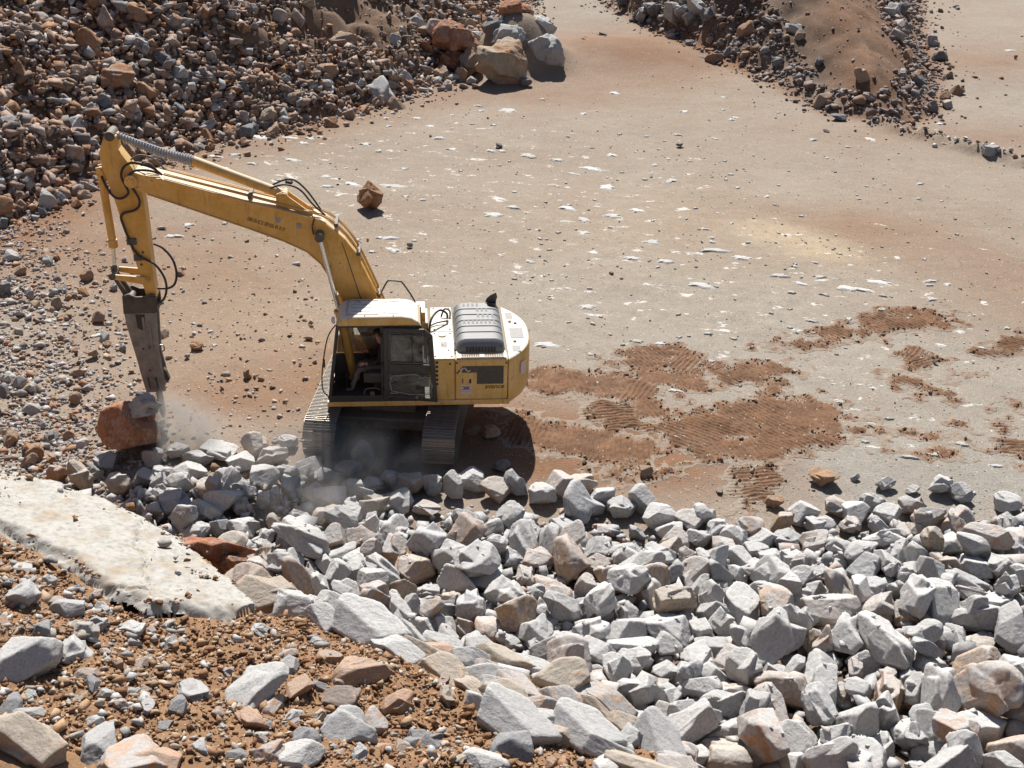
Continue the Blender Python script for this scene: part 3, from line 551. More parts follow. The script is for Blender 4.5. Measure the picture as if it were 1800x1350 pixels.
def make_excavator():
    root = bpy.data.objects.new('excavator', None); COL.objects.link(root); root.location = (*EXC, 0.0); root.rotation_euler = (0, 0, EXC_YAW)
    tag(root, 'yellow tracked excavator with a hydraulic rock breaker, standing behind the grey rock heap', 'excavator')
    # ----- undercarriage
    T = Matrix.Rotation(TRACK_YAW, 4, 'Z')
    GA, TW, RAD, HL = 1.29, .70, .43, 1.80            # half gauge, shoe width, wheel radius, half wheelbase
    per = 4 * HL + 2 * math.pi * RAD; ns = 52; pitch = per / ns
    sm = MB().box(-pitch * .48, pitch * .48, -TW / 2, TW / 2, 0, .022)
    for gx_ in (-.062, .0, .062): sm.add([(gx_ - .010, -TW / 2 + .01, .022), (gx_ + .010, -TW / 2 + .01, .022), (gx_ + .006, -TW / 2 + .01, .055), (gx_ - .006, -TW / 2 + .01, .055), (gx_ - .010, TW / 2 - .01, .022), (gx_ + .010, TW / 2 - .01, .022), (gx_ + .006, TW / 2 - .01, .055), (gx_ - .006, TW / 2 - .01, .055)], [(0, 1, 2, 3), (7, 6, 5, 4), (3, 2, 6, 7), (0, 3, 7, 4), (1, 5, 6, 2)])
    for by_ in (-.10, .10): sm.cyl((0.03, by_, .02), (0.03, by_, .042), .016, seg=6)
    shoe_me = new_mesh('shoe', sm.v, sm.f); shoe_me.materials.append(M['shoe'])
    for side in (-1, 1):
        yc = side * GA
        tr = MB()
        for yy in (-.11, .11):                         # the two link chains under the shoes
            ring = []
            for i in range(80):
                s_ = per * i / 80; ring.append(s_)
            def lp(s_, rad):
                s_ = s_ % per
                if s_ < 2 * HL: return (-HL + s_, rad)
                s_ -= 2 * HL
                if s_ < math.pi * RAD: a = s_ / RAD; return (HL + math.sin(a) * rad, math.cos(a) * rad)
                s_ -= math.pi * RAD
                if s_ < 2 * HL: return (HL - s_, -rad)
                s_ -= 2 * HL; a = s_ / RAD; return (-HL - math.sin(a) * rad, -math.cos(a) * rad)
            v = []; n = 80
            for i in range(n):
                for rad, dy in ((RAD - .10, -.03), (RAD - .003, -.03), (RAD - .003, .03), (RAD - .10, .03)):
                    a, z = lp(per * i / n, rad); v.append((a, yc + yy + dy, z + RAD + .05))
            tr.add(v, [(i * 4 + k, ((i + 1) % n) * 4 + k, ((i + 1) % n) * 4 + (k + 1) % 4, i * 4 + (k + 1) % 4) for i in range(n) for k in range(4)])
        track = tr.xf(T).obj('track', 'dark', root)
        for i in range(ns):
            s_ = (i + .5) * pitch; a, z = lp(s_, RAD); a2, z2 = lp(s_ + .02, RAD); ang = math.atan2(z2 - z, a2 - a)
            o = bpy.data.objects.new('shoe', shoe_me); COL.objects.link(o); o.parent = track
            o.matrix_local = T @ Matrix.Translation((a, yc, z + RAD + .05)) @ Matrix.Rotation(-ang, 4, 'Y')
        MB().prism([(-1.55, .30), (-1.40, .22), (1.40, .22), (1.55, .30), (1.55, .60), (1.2, .70), (-1.2, .70), (-1.55, .60)], yc - .20, yc + .20).xf(T).obj('track_frame', 'dark', root, .02)
        for a, nm in ((-HL, 'idler'), (HL, 'sprocket')):
            w = MB().cyl((a, yc - .08, RAD + .05), (a, yc + .08, RAD + .05), RAD - .07, seg=28).cyl((a, yc - .17, RAD + .05), (a, yc + .17, RAD + .05), .16, seg=18)
            w.xf(T).obj(nm, 'dark', root, .012)
        for a in np.linspace(-1.35, 1.35, 7): MB().cyl((a, yc - .17, .17), (a, yc + .17, .17), .105, seg=14).xf(T).obj('roller', 'dark', root)
    MB().prism([(-.95, .42), (.95, .42), (.80, .88), (-.80, .88)], -.62, .62).box(-1.25, -.75, -1.15, 1.15, .38, .64).box(.75, 1.25, -1.15, 1.15, .38, .64).xf(T).obj('car_body', 'dark', root, .03)
    MB().cyl((0, 0, .86), (0, 0, 1.04), .68, seg=36).obj('swing_ring', 'dark', root)
    # ----- turntable and body
    MB().box(-2.54, 1.42, -1.352, 1.352, 1.032, 1.15).box(-2.3, 1.0, -.75, .75, .98, 1.03).obj('main_frame', 'yellow', root, .015)
    MB().box(-2.56, -.80, -1.30, 1.22, 1.152, 2.10).obj('engine_bay', 'dark', root)
    side = MB().box(-1.345, -.80, 1.0, 1.36, 1.155, 2.148).obj('side_panel', 'yellow', root, .035)
    st = MB()
    for k in range(6): st.box(-.985, -.93, 1.3605, 1.363, 2.06 - k * .105, 2.115 - k * .105)
    st.obj('stripe_decals', 'print_black', side)['kind'] = 'stuff'
    MB().cyl((-1.24, 1.355, 2.05), (-1.24, 1.372, 2.05), .022, seg=12).obj('latch', 'print_black', side)
    door = MB().box(-2.492, -1.355, 1.0, 1.36, 1.165, 2.148).obj('engine_door', 'yellow', root, .035)
    MB().prism([(-1.50, 1.99), (-2.40, 1.99), (-2.40, 1.55), (-1.82, 1.55), (-1.82, 1.83), (-1.50, 1.83)], 1.356, 1.364).obj('door_grille', 'grille', door)
    gb = MB()
    for k in range(13): gb.box(-2.385, -1.84, 1.364, 1.369, 1.57 + k * .032, 1.579 + k * .032)
    gb.obj('grille_bars', 'dark', door)['kind'] = 'stuff'
    MB().tube([(-1.46, 1.375, 1.84), (-1.50, 1.385, 1.93), (-1.56, 1.385, 1.95), (-1.62, 1.385, 1.88), (-1.68, 1.375, 1.90)], .016).obj('torn_rag', 'white_sticker', door)
    MB().box(-1.70, -1.47, 1.3605, 1.363, 1.31, 1.53).obj('sticker', 'white_sticker', door)
    pr = MB()
    for z0, z1 in ((1.485, 1.497), (1.405, 1.418), (1.36, 1.364)): pr.box(-1.69, -1.48, 1.363, 1.3645, z0, z1)
    pr.box(-1.66, -1.53, 1.363, 1.3645, 1.43, 1.475).obj('sticker_print', 'purple', door)
    MB().box(-1.525, -1.505, 1.3605, 1.363, 1.57, 1.69).obj('warning_mark', 'print_black', door); MB().box(-1.70, -1.655, 1.3605, 1.363, 1.57, 1.67).obj('warning_mark', 'print_black', door)
    for p in ((-1.39, 2.07), (-1.40, 1.83), (-2.455, 2.06), (-1.43, 1.87)): MB().cyl((p[0], 1.355, p[1]), (p[0], 1.374, p[1]), .02, seg=10).obj('latch', 'print_black', door)
    def text(name, s, X, Z, size, ang, parent, Y, mat='print_black', shear=0.0, sx=1.0):
        c = bpy.data.curves.new(name, 'FONT'); c.body = s; c.size = size; c.extrude = .0015; c.shear = shear; c.offset = .0012
        t_ = bpy.data.objects.new(name, c); COL.objects.link(t_); me = bpy.data.meshes.new_from_object(t_.evaluated_get(bpy.context.evaluated_depsgraph_get()))
        bpy.data.objects.remove(t_); me.materials.clear(); me.materials.append(M[mat]); o = bpy.data.objects.new(name, me); COL.objects.link(o); o.parent = parent
        o.matrix_local = Matrix.Translation((X, Y, Z)) @ Matrix.Rotation(ang, 4, 'Y') @ Matrix(((-1, 0, 0, 0), (0, 0, 1, 0), (0, 1, 0, 0), (0, 0, 0, 1))) @ Matrix.Diagonal((sx, 1, 1, 1)); return o
    text('lettering', 'avance', -1.99, 1.44, .155, 0, door, 1.3625, shear=.25)
    # deck plates behind the cab
    d1 = MB().box(-1.345, -.86, .02, 1.352, 2.15, 2.172).obj('deck_plate', 'yellow', root, .01); d2 = MB().box(-1.345, -.86, -1.28, .005, 2.15, 2.172).obj('deck_plate', 'yellow', root, .01)
    for (x, y) in ((-.93, 1.25), (-1.28, 1.25), (-.93, .12), (-1.28, .12), (-1.1, .7), (-1.22, .95)): MB().cyl((x, y, 2.17), (x, y, 2.186), .02, seg=8).obj('bolt', 'dark', d1)
    MB().cyl((-1.10, .22, 2.17), (-1.10, .22, 2.20), .085, seg=20).obj('filler_cap', 'yellow', d1, .01)
    MB().box(-1.20, -1.06, .55, .80, 2.173, 2.178).obj('grip_plate', 'plate', d1)
    for (x, y) in ((-.93, -.1), (-1.28, -.1), (-.93, -1.2), (-1.28, -1.2)): MB().cyl((x, y, 2.17), (x, y, 2.186), .02, seg=8).obj('bolt', 'dark', d2)
    MB().tube([(-.80, .15, 2.05), (-.86, -.15, 2.38), (-1.05, -.45, 2.48), (-1.22, -.55, 2.36), (-1.24, -.62, 2.20)], .026).obj('hose', 'black', root, smooth=True)
    MB().tube([(-.82, -.2, 2.20), (-1.0, -.35, 2.22), (-1.25, -.4, 2.24)], .018).obj('hose', 'black', root, smooth=True); MB().tube([(-1.10, -.72, 2.19), (-1.18, -.82, 2.34), (-1.30, -.80, 2.30), (-1.30, -.66, 2.20)], .02).obj('hose', 'black', root, smooth=True)
    # grating in front of the hood
    MB().box(-2.46, -1.375, .98, 1.345, 2.150, 2.158).obj('grating_tray', 'dark', root)
    gr = MB()
    for k in range(19): gr.box(-2.40 + k * .05, -2.388 + k * .05, 1.03, 1.31, 2.158, 2.178)
    for y in (1.05, 1.12, 1.19, 1.26, 1.31): gr.box(-2.42, -1.48, y - .008, y + .008, 2.160, 2.182)
    gr.box(-2.46, -2.41, 1.0, 1.34, 2.158, 2.18).box(-1.48, -1.385, 1.0, 1.34, 2.158, 2.18).box(-1.98, -1.88, 1.03, 1.31, 2.160, 2.184)
    gr.obj('grating', 'yellow', root)['kind'] = 'stuff'
    # hood: a loaf with ribs across
    hv = []; hf = []; nu, nw = 34, 120; X0, X1, Y0, Y1, HT = -2.455, -1.375, -1.02, 1.10, .29
    for j in range(nw + 1):
        yy = Y0 + (Y1 - Y0) * j / nw
        near = min(1, (Y1 - yy) / .16); far = min(1, (yy - Y0) / .10); hh = HT * (near ** .42 if near < 1 else 1) * (far ** .4 if far < 1 else 1)
        fr = ((yy - Y0 - .12) / .30) % 1; rib = -.032 if (fr < .09 and Y0 + .2 < yy < Y1 - .32) else 0
        for i in range(nu + 1):
            t = -1 + 2 * i / nu; xx = (X0 + X1) / 2 + t * (X1 - X0) / 2 * (1 - .06 * (1 - min(1, near)))
            e = max(0, 1 - abs(t) ** 7) ** .5; hv.append((xx, yy, 2.155 + hh * e + rib * (1 if abs(t) < .97 else 0)))
    for j in range(nw):
        for i in range(nu): a = j * (nu + 1) + i; hf.append((a, a + 1, a + nu + 2, a + nu + 1))
    hood = MB().add(hv, hf).obj('engine_hood', 'hood', root, smooth=True)
    vs_ = MB()
    def slots(xa, xb, n, yc, hgt):
        for k in range(n):
            x = xa + (xb - xa) * k / max(n - 1, 1); t = (x - (X0 + X1) / 2) / ((X1 - X0) / 2); z = 2.155 + HT * max(0, 1 - abs(t) ** 7) ** .5
            vs_.box(x - .026, x + .026, yc - hgt / 2, yc + hgt / 2, z - .03, z + .004)
    slots(-1.62, -1.92, 4, -.80, .15); slots(-1.92, -2.12, 3, -.52, .14); slots(-1.92, -2.24, 4, -.22, .16); slots(-1.60, -2.26, 8, .10, .17)
    for k in range(10):
        x = -1.62 - k * .066; vs_.add([(x - .022, 1.060, 2.205), (x + .022, 1.060, 2.205), (x + .022, 1.020, 2.295), (x - .022, 1.020, 2.295), (x - .022, 1.112, 2.212), (x + .022, 1.112, 2.212), (x + .022, 1.076, 2.305), (x - .022, 1.076, 2.305)], [(0, 3, 2, 1), (4, 5, 6, 7), (0, 1, 5, 4), (3, 7, 6, 2), (0, 4, 7, 3), (1, 2, 6, 5)])
    vs_.obj('vent_slots', 'black', hood)['kind'] = 'stuff'
    MB().tube([(-1.37, .62, 2.19), (-1.35, .78, 2.24), (-1.36, .98, 2.22), (-1.37, 1.02, 2.19)], .012).obj('hood_handle', 'black', hood)
    MB().cyl((-2.26, -.84, 2.40), (-2.26, -.84, 2.50), .105, seg=20, cap=False).cyl((-2.26, -.84, 2.46), (-2.26, -.84, 2.465), .10, seg=20).obj('exhaust_collar', 'black', hood)
    MB().add([(-2.12, -.91, 2.46), (-2.36, -.91, 2.46), (-2.40, -.94, 2.58), (-2.37, -.96, 2.68), (-2.24, -.95, 2.62), (-2.15, -.93, 2.54), (-2.12, -.935, 2.46), (-2.36, -.935, 2.46), (-2.40, -.965, 2.58), (-2.37, -.985, 2.68), (-2.24, -.975, 2.62), (-2.15, -.955, 2.54)], [(0, 1, 2, 3, 4, 5), (11, 10, 9, 8, 7, 6), (0, 6, 7, 1), (1, 7, 8, 2), (2, 8, 9, 3), (3, 9, 10, 4), (4, 10, 11, 5), (5, 11, 6, 0)]).obj('exhaust_flap', 'dark', hood, smooth=True)
    # counterweight
    lev = [(1.03, .90, .02), (1.10, .965, .0), (1.22, 1.0, 0), (2.02, 1.0, 0), (2.11, .975, .0), (2.15, .93, .0)]; cv = []; n = 41
    for z, sc, _ in lev:
        for i in range(n):
            yy = (-1 + 2 * i / (n - 1)); bul = .56 * (1 - abs(yy) ** 2.6); ys_ = yy * 1.36 * (1 if sc > .95 else 1 - (1 - sc) * .25)
            cv.append((-2.505 - (bul * sc - (1 - sc) * .10 * (abs(yy) < .995)), ys_, z))
        cv.append((-2.505, 0, z))
    m_ = n + 1; cf = []
    for l in range(len(lev) - 1):
        for i in range(m_): a = l * m_ + i; b_ = l * m_ + (i + 1) % m_; cf.append((a, b_, b_ + m_, a + m_))
    cf += [tuple(range(m_ - 1, -1, -1)), tuple(range((len(lev) - 1) * m_, len(lev) * m_))]
    cw = MB().add(cv, cf).obj('counterweight', 'yellow', root, .03, smooth=True, seg=2)
    for (x0, x1, y0, y1) in ((-2.74, -2.58, -.98, -.68), (-2.92, -2.62, -.16, .34), (-2.80, -2.62, .72, 1.0)): MB().box(x0, x1, y0, y1, 2.151, 2.157).obj('grip_plate', 'plate', cw)
    for (x, y) in ((-2.66, -.50), (-2.78, -.42), (-2.70, .52)): MB().cyl((x, y, 2.15), (x, y, 2.175), .035, seg=10).obj('lifting_point', 'dark', cw)
    MB().box(-2.90, -2.76, 1.05, 1.06, 1.62, 1.92, Matrix.Translation((-.02, -.02, 0)) @ Matrix.Translation((-2.83, 1.05, 0)) @ Matrix.Rotation(R(38), 4, 'Z') @ Matrix.Translation((2.83, -1.05, 0))).obj('sticker', 'white_sticker', cw)
    # right-hand bodywork: tanks, toolbox, handrail
    MB().box(-.80, .30, -1.34, -.52, 1.152, 2.14).obj('hydraulic_tank', 'yellow', root, .03); MB().box(.31, 1.30, -1.34, -.52, 1.152, 1.86).obj('fuel_tank', 'yellow', root, .04)
    tb = MB().box(-.74, -.40, -1.22, -.60, 2.142, 2.36).obj('tool_box', 'yellow', root, .015); MB().box(-.62, -.54, -1.02, -.96, 2.36, 2.368).obj('hasp', 'dark', tb)
    MB().tube([(.52, -1.12, 1.80), (.30, -1.12, 2.52), (.12, -1.12, 2.90), (.02, -1.12, 2.93), (-.16, -1.12, 2.91), (-.24, -1.12, 2.86), (-.50, -1.12, 2.42), (-.52, -1.12, 2.12)], .019, sub=3).obj('handrail', 'black', root, smooth=True)
    MB().box(-.79, .40, -.51, .36, 1.152, 1.55).obj('valve_bay', 'dark', root)
    # ----- cab
    YL, YR = 1.36, .40
    cab = MB().box(-.70, 1.38, YR, YL, 1.152, 1.22).obj('cab_floor', 'cabblack', root, .01)
    rp = [(1.16, 2.955), (1.12, 3.06), (1.02, 3.15), (.85, 3.185), (-.22, 3.185), (-.42, 3.15), (-.56, 3.06), (-.64, 2.955)]
    roof = MB().prism(rp, YR + .01, YL + .012).obj('cab_roof', 'yellow', root, .07, seg=4)
    # pressed panels on the roof
    MB().tube([(.93, .55, 3.188), (.93, 1.20, 3.188), (.86, 1.245, 3.188), (.34, 1.245, 3.188), (.28, 1.19, 3.188), (.28, .60, 3.188), (.34, .54, 3.188), (.86, .54, 3.188), (.93, .57, 3.188)], .008, 6, 3).obj('roof_bead', 'plate', roof)
    for yy in (.72, .90, 1.08): MB().tube([(.84, yy, 3.187), (.42, yy, 3.187)], .006, 6, 1).obj('roof_bead', 'plate', roof)
    for pts in ([(.16, .66, 3.187), (.02, .60, 3.187), (-.18, .60, 3.187)], [(.18, 1.12, 3.187), (.04, 1.20, 3.187), (-.18, 1.20, 3.187)]): MB().tube(pts, .006, 6, 3).obj('roof_bead', 'plate', roof)
    for (x, y) in ((.55, 1.30), (-.05, 1.30), (.42, .48)): MB().cyl((x, y, 3.18), (x, y, 3.195), .018, seg=8).obj('bolt', 'plate', roof)
    def bar(name, a, b, w, d, y, mat='cabblack', parent=root):   # a flat bar in an XZ plane
        a = Vector(a); b = Vector(b); t = (b - a).normalized(); nn = Vector((-t.y, t.x)) * w / 2
        return MB().prism([tuple(a + nn), tuple(a - nn), tuple(b - nn), tuple(b + nn)], y - d, y).obj(name, mat, parent, .012)
    for y in (YL, YR + .06):
        bar('pillar', (1.365, 1.20), (1.12, 2.98), .075, .06, y); bar('pillar', (.205, 1.21), (.19, 2.97), .085, .06, y); bar('pillar', (-.655, 1.21), (-.60, 2.97), .08, .06, y)
        bar('sill', (1.40, 1.255), (-.69, 1.255), .085, .05, y + .002); bar('header', (1.15, 2.955), (-.64, 2.955), .05, .05, y + .001)
    MB().box(-.655, .20, 1.315, 1.352, 1.30, 2.02).obj('lower_side_panel', 'cabblack', root, .01)
    MB().box(-.655, 1.30, YR + .01, YR + .05, 1.30, 1.88).obj('lower_side_panel', 'cabblack', root, .01)
    MB().prism([(1.355, 1.25), (1.39, 1.25), (1.35, 1.62), (1.315, 1.62)], YR + .06, YL - .06).obj('front_lower_panel', 'cabblack', root, .01)
    bar_ = MB().box(-.69, -.655, YR + .06, YL - .06, 1.22, 2.05).obj('rear_lower_panel', 'cabblack', root, .01)
    MB().prism([(1.318, 1.63), (1.326, 1.63), (1.138, 2.95), (1.130, 2.95)], YR + .065, YL - .065).obj('windscreen', 'glass', root)
    MB().prism([(-.664, 2.06), (-.656, 2.06), (-.606, 2.94), (-.614, 2.94)], YR + .065, YL - .065).obj('rear_window', 'glass', root)
    MB().prism([(.15, 1.90), (.15, 2.93), (-.57, 2.93), (-.61, 1.90)], YR + .02, YR + .026).obj('side_window', 'glass', root)
    MB().prism([(.25, 1.90), (1.22, 1.90), (1.09, 2.93), (.24, 2.93)], YR + .02, YR + .026).obj('side_window', 'glass', root)
    MB().prism([(.15, 2.03), (.15, 2.93), (-.57, 2.93), (-.61, 2.03)], YL - .03, YL - .024).obj('side_window', 'glass', root)
    # door folded back against the body
    def dq(name, pts, y0, y1, mat, parent, bev=.01): return MB().prism(pts, y0, y1).obj(name, mat, parent, bev)
    o_tl, o_tr, o_tr2, o_br, o_bl = (.17, 2.945), (-.70, 2.915), (-.87, 2.76), (-.97, 1.15), (.185, 1.285)
    dr = MB(); y0, y1 = YL + .035, YL + .08
    dr.prism([(.17, 2.945), (-.70, 2.915), (-.66, 2.82), (.07, 2.84)], y0, y1).prism([(-.70, 2.915), (-.87, 2.76), (-.77, 2.68), (-.66, 2.82)], y0, y1).prism([(.17, 2.945), (.07, 2.84), (.075, 1.36), (.185, 1.285)], y0, y1)
    dr.prism([(-.87, 2.76), (-.97, 1.15), (-.86, 1.24), (-.77, 2.68)], y0, y1).prism([(.185, 1.285), (.075, 1.36), (-.86, 1.24), (-.97, 1.15)], y0, y1)
    dr.prism([(.071, 2.10), (-.806, 2.06), (-.812, 1.84), (-.62, 1.83), (-.52, 1.90), (.073, 1.86)], y0 + .004, y1 - .004)
    cd = dr.obj('cab_door', 'cabblack', root, .012)
    ru = MB().tube([(.03, y1 + .004, 2.79), (-.62, y1 + .004, 2.77), (-.70, y1 + .004, 2.68), (-.74, y1 + .004, 2.16), (-.68, y1 + .004, 2.12), (.0, y1 + .004, 2.14), (.035, y1 + .004, 2.20), (.03, y1 + .004, 2.79)], .014, 6, 2); ru.obj('window_seal', 'dark', cd)
    MB().tube([(.0, y1 + .004, 1.82), (-.48, y1 + .004, 1.85), (-.62, y1 + .004, 1.77), (-.79, y1 + .004, 1.77), (-.80, y1 + .004, 1.36), (.02, y1 + .004, 1.46), (.0, y1 + .004, 1.82)], .010, 6, 2).obj('window_seal', 'plate', cd)
    dq('door_pane', [(.06, 2.83), (-.67, 2.81), (-.765, 2.68), (-.80, 2.07), (.065, 2.11)], y0 + .02, y0 + .025, 'glass', cd, 0)
    dq('door_pane', [(.07, 1.85), (-.52, 1.89), (-.62, 1.82), (-.81, 1.83), (-.85, 1.25), (.07, 1.37)], y0 + .02, y0 + .025, 'glass', cd, 0)
    MB().box(-.44, -.425, y0 + .026, y0 + .034, 2.09, 2.82).obj('sash_bar', 'black', cd)
    MB().cyl((-.62, y1 - .01, 2.36), (-.62, y1 + .02, 2.36), .03, seg=12).obj('door_catch', 'black', cd)
    MB().box(-.12, .06, y1, y1 + .025, 1.385, 1.425).obj('door_handle', 'steel', cd, .01); MB().cyl((-.52, y1 - .005, 1.29), (-.52, y1 + .02, 1.29), .035, seg=12).obj('door_lock', 'steel', cd)
    for z in (1.45, 2.05, 2.75): MB().cyl((.205, YL + .03, z - .05), (.205, YL + .03, z + .05), .022, seg=10).obj('hinge', 'black', cd)
    # cab inside
    seat = MB().box(-.12, .46, .62, 1.10, 1.56, 1.68).obj('seat', 'cabblack', root, .04); MB().prism([(-.10, 1.68), (.06, 1.68), (-.06, 2.34), (-.18, 2.34)], .64, 1.08).obj('backrest', 'cabblack', seat, .04); MB().box(-.1, .40, .70, 1.02, 1.22, 1.56).obj('seat_base', 'cabblack', seat)
    for y0_, y1_ in ((.46, .60), (1.12, 1.28)):
        cs = MB().box(.02, .62, y0_, y1_, 1.56, 1.80).obj('console', 'cabblack', root, .03); MB().tube([(.55, (y0_ + y1_) / 2, 1.78), (.59, (y0_ + y1_) / 2, 1.92)], .014, 8, 1).cyl((.59, (y0_ + y1_) / 2, 1.90), (.60, (y0_ + y1_) / 2, 1.98), .028).obj('joystick', 'black', cs)
    for y in (.78, .92): MB().tube([(1.02, y, 1.22), (1.0, y, 1.62)], .014, 8, 1).box(.96, 1.06, y - .05, y + .05, 1.24, 1.30).obj('pedal_lever', 'black', root)
    MB().tube([(.46, .46, 2.95), (.50, .50, 2.74), (.38, .54, 2.58), (.20, .50, 2.52)], .025).obj('grab_loop', 'black', root, smooth=True)
    MB().cyl((.44, 1.30, 1.34), (.44, 1.345, 1.34), .05, seg=16).tube([(.62, 1.33, 1.26), (.60, 1.33, 1.42), (.50, 1.33, 1.47), (.32, 1.33, 1.46), (.28, 1.33, 1.40)], .012, 6, 3).obj('floor_ring', 'dark', root)
    MB().tube([(1.16, YL - .02, 3.0), (1.34, YL + .03, 2.72), (1.48, YL + .03, 2.0), (1.50, YL + .02, 1.50), (1.40, YL - .02, 1.30)], .014, 8, 4).obj('mirror_rod', 'black', root, smooth=True)
    mr = MB().box(1.17, 1.24, YL - .09, YL - .02, 3.02, 3.16).obj('cab_lamp', 'lamp', root, .02); MB().cyl((1.235, YL - .055, 3.09), (1.25, YL - .055, 3.09), .03, seg=14).obj('lens', 'chrome', mr)
    MB().box(1.42, 1.47, YL - .03, YL + .05, 2.02, 2.20).obj('mirror', 'cabblack', root, .015)
    # ----- boom
    btop = [(5.18, 5.98), (4.94, 5.90), (2.87, 5.30), (2.32, 5.17), (1.58, 4.95), (1.37, 4.84), (1.14, 4.64), (.97, 4.46), (.75, 4.14), (.32, 3.13), (-.13, 1.92), (-.12, 1.70)]
    bbot = [(.20, 1.55), (.52, 1.80), (1.17, 3.30), (1.33, 3.66), (1.48, 3.94), (1.76, 4.22), (2.22, 4.46), (2.91, 4.74), (4.95, 5.52), (5.16, 5.58), (5.32, 5.66), (5.36, 5.80), (5.30, 5.93)]
    boom = MB().prism(btop + bbot, -.255, .255).obj('boom', 'boomyellow', root, .012)
    # flange plates along the top and bottom stand a little proud
    def flange(name, line, y, t, mat):
        mb = MB(); L_ = [Vector(p) for p in line]
        for a, b_ in zip(L_[:-1], L_[1:]):
            nn = Vector((-(b_ - a).y, (b_ - a).x)).normalized() * t
            mb.add([(a.x, -y, a.y), (b_.x, -y, b_.y), (b_.x + nn.x, -y, b_.y + nn.y), (a.x + nn.x, -y, a.y + nn.y), (a.x, y, a.y), (b_.x, y, b_.y), (b_.x + nn.x, y, b_.y + nn.y), (a.x + nn.x, y, a.y + nn.y)], [(0, 1, 2, 3), (7, 6, 5, 4), (0, 4, 5, 1), (1, 5, 6, 2), (2, 6, 7, 3), (3, 7, 4, 0)])
        return mb.obj(name, mat, boom)
    flange('top_flange', btop[1:10], .29, -.022, 'boomyellow'); flange('bottom_flange', bbot[2:9], .275, -.018, 'boomyellow')
    MB().tube([(1.02, .258, 4.42), (.93, .258, 4.1), (.69, .258, 3.2), (.45, .258, 2.4)], .010, 6, 3).obj('weld_seam', 'dark', boom)
    for (x, z) in ((2.32, 4.93), (1.90, 4.80)): MB().cyl((x, .25, z), (x, .272, z), .055, seg=16).obj('plug', 'plate', boom)
    a_ = math.atan2(5.27 - 4.75, 2.87 - 4.94)
    text('lettering', '0384 326 02 22 USP 0532 471 01 57', 2.97, 4.935, .115, -R(19), boom, .2565, sx=.47)
    for y in (-.285, .285): MB().cyl((5.24, y - .03, 5.79), (5.24, y + .03, 5.79), .135, seg=22).cyl((5.24, y - .045, 5.79), (5.24, y + .045, 5.79), .07, seg=18).obj('pin', 'boomyellow', boom, .008)
    for y in (-.42, .42): MB().cyl((1.47, y - .17 if y > 0 else y - .08, 4.61), (1.47, y + .08 if y > 0 else y + .17, 4.61), .10, seg=20).obj('pin', 'dark', boom, .01)
    # pipes along the boom
    off = lambda line, d: [(p[0] + d[0], p[1] + d[1]) for p in line]
    base = [(4.62, 5.86), (2.9, 5.38), (2.0, 5.12), (1.42, 4.94), (1.15, 4.75), (.92, 4.48), (.70, 4.10), (.30, 3.12), (.10, 2.55)]
    for y in (-.20, -.13, .12, .19): MB().tube([(p[0] - .03, y, p[1] + .045) for p in base], .019, 8, 3).obj('pipe', 'boomyellow', boom, smooth=True)
    for k in (1, 4, 6, 7): p = base[k]; MB().box(p[0] - .06, p[0] + .02, -.24, .24, p[1] + .0, p[1] + .085).obj('pipe_clamp', 'dark', boom, .005)
    MB().tube([(4.62, .19, 5.90), (4.78, .24, 6.06), (4.98, .26, 6.14), (5.20, .27, 6.18), (5.36, .28, 6.08), (5.42, .28, 5.90), (5.36, .28, 5.70), (5.32, .28, 5.55), (5.44, .28, 5.44), (5.58, .28, 5.44), (5.70, .26, 5.56), (5.80, .2, 5.76), (5.86, .1, 5.86)], .026).obj('hose', 'black', root, smooth=True)
    MB().tube([(4.66, .12, 5.90), (4.86, .22, 6.00), (5.12, .27, 6.02), (5.26, .28, 5.92), (5.30, .28, 5.78), (5.20, .28, 5.60), (5.12, .28, 5.42), (5.14, .28, 5.26), (5.26, .27, 5.16), (5.46, .25, 5.10), (5.55, .22, 5.0), (5.52, .22, 4.80), (5.46, .22, 4.55), (5.38, .22, 4.28), (5.24, .23, 4.10), (5.08, .24, 4.02), (4.94, .26, 3.92), (4.80, .28, 3.66), (4.78, .28, 3.40), (4.86, .28, 3.16), (5.02, .26, 3.04)], .026).obj('hose', 'black', root, smooth=True)
    MB().tube([(5.02, -.1, 4.28), (4.82, -.06, 4.18), (4.64, 0, 3.95), (4.58, .05, 3.66), (4.64, .08, 3.42), (4.80, .08, 3.32), (5.02, .06, 3.32)], .026).obj('hose', 'black', root, smooth=True)
    MB().tube([(4.62, -.13, 5.92), (4.85, -.12, 6.16), (5.1, -.1, 6.22), (5.3, -.05, 6.12)], .02).obj('hose', 'dark', root, smooth=True); MB().tube([(4.70, .05, 5.90), (4.88, .05, 6.10), (5.05, .05, 6.05)], .018).obj('hose', 'dark', root, smooth=True)
    # arm cylinder with its fabric boot
    P0, P1, P2 = Vector((2.20, 0, 5.40)), Vector((4.02, 0, 6.14)), Vector((5.57, 0, 6.72))
    MB().prism([(2.02, 5.12), (2.36, 5.22), (2.34, 5.46), (2.20, 5.52), (2.08, 5.40), (1.60, 5.02), (1.62, 4.96)], -.17, -.12).prism([(2.02, 5.12), (2.36, 5.22), (2.34, 5.46), (2.20, 5.52), (2.08, 5.40), (1.60, 5.02), (1.62, 4.96)], .12, .17).obj('cylinder_bracket', 'boomyellow', boom, .01)
    ac = MB().cyl(P0, P1, .105, seg=22).cyl(P0 + Vector((0, -.20, 0)), P0 + Vector((0, .20, 0)), .095, seg=18).cyl(P0 + Vector((0, -.21, 0)), P0 + Vector((0, .215, 0)), .05, seg=14).obj('arm_cylinder', 'boomyellow', root, smooth=True)
    MB().cyl(P1, P2, .05, seg=14).obj('rod', 'chrome', ac, smooth=True)
    dirv = (P2 - P1).normalized(); nb = 27; bp = []; br = []
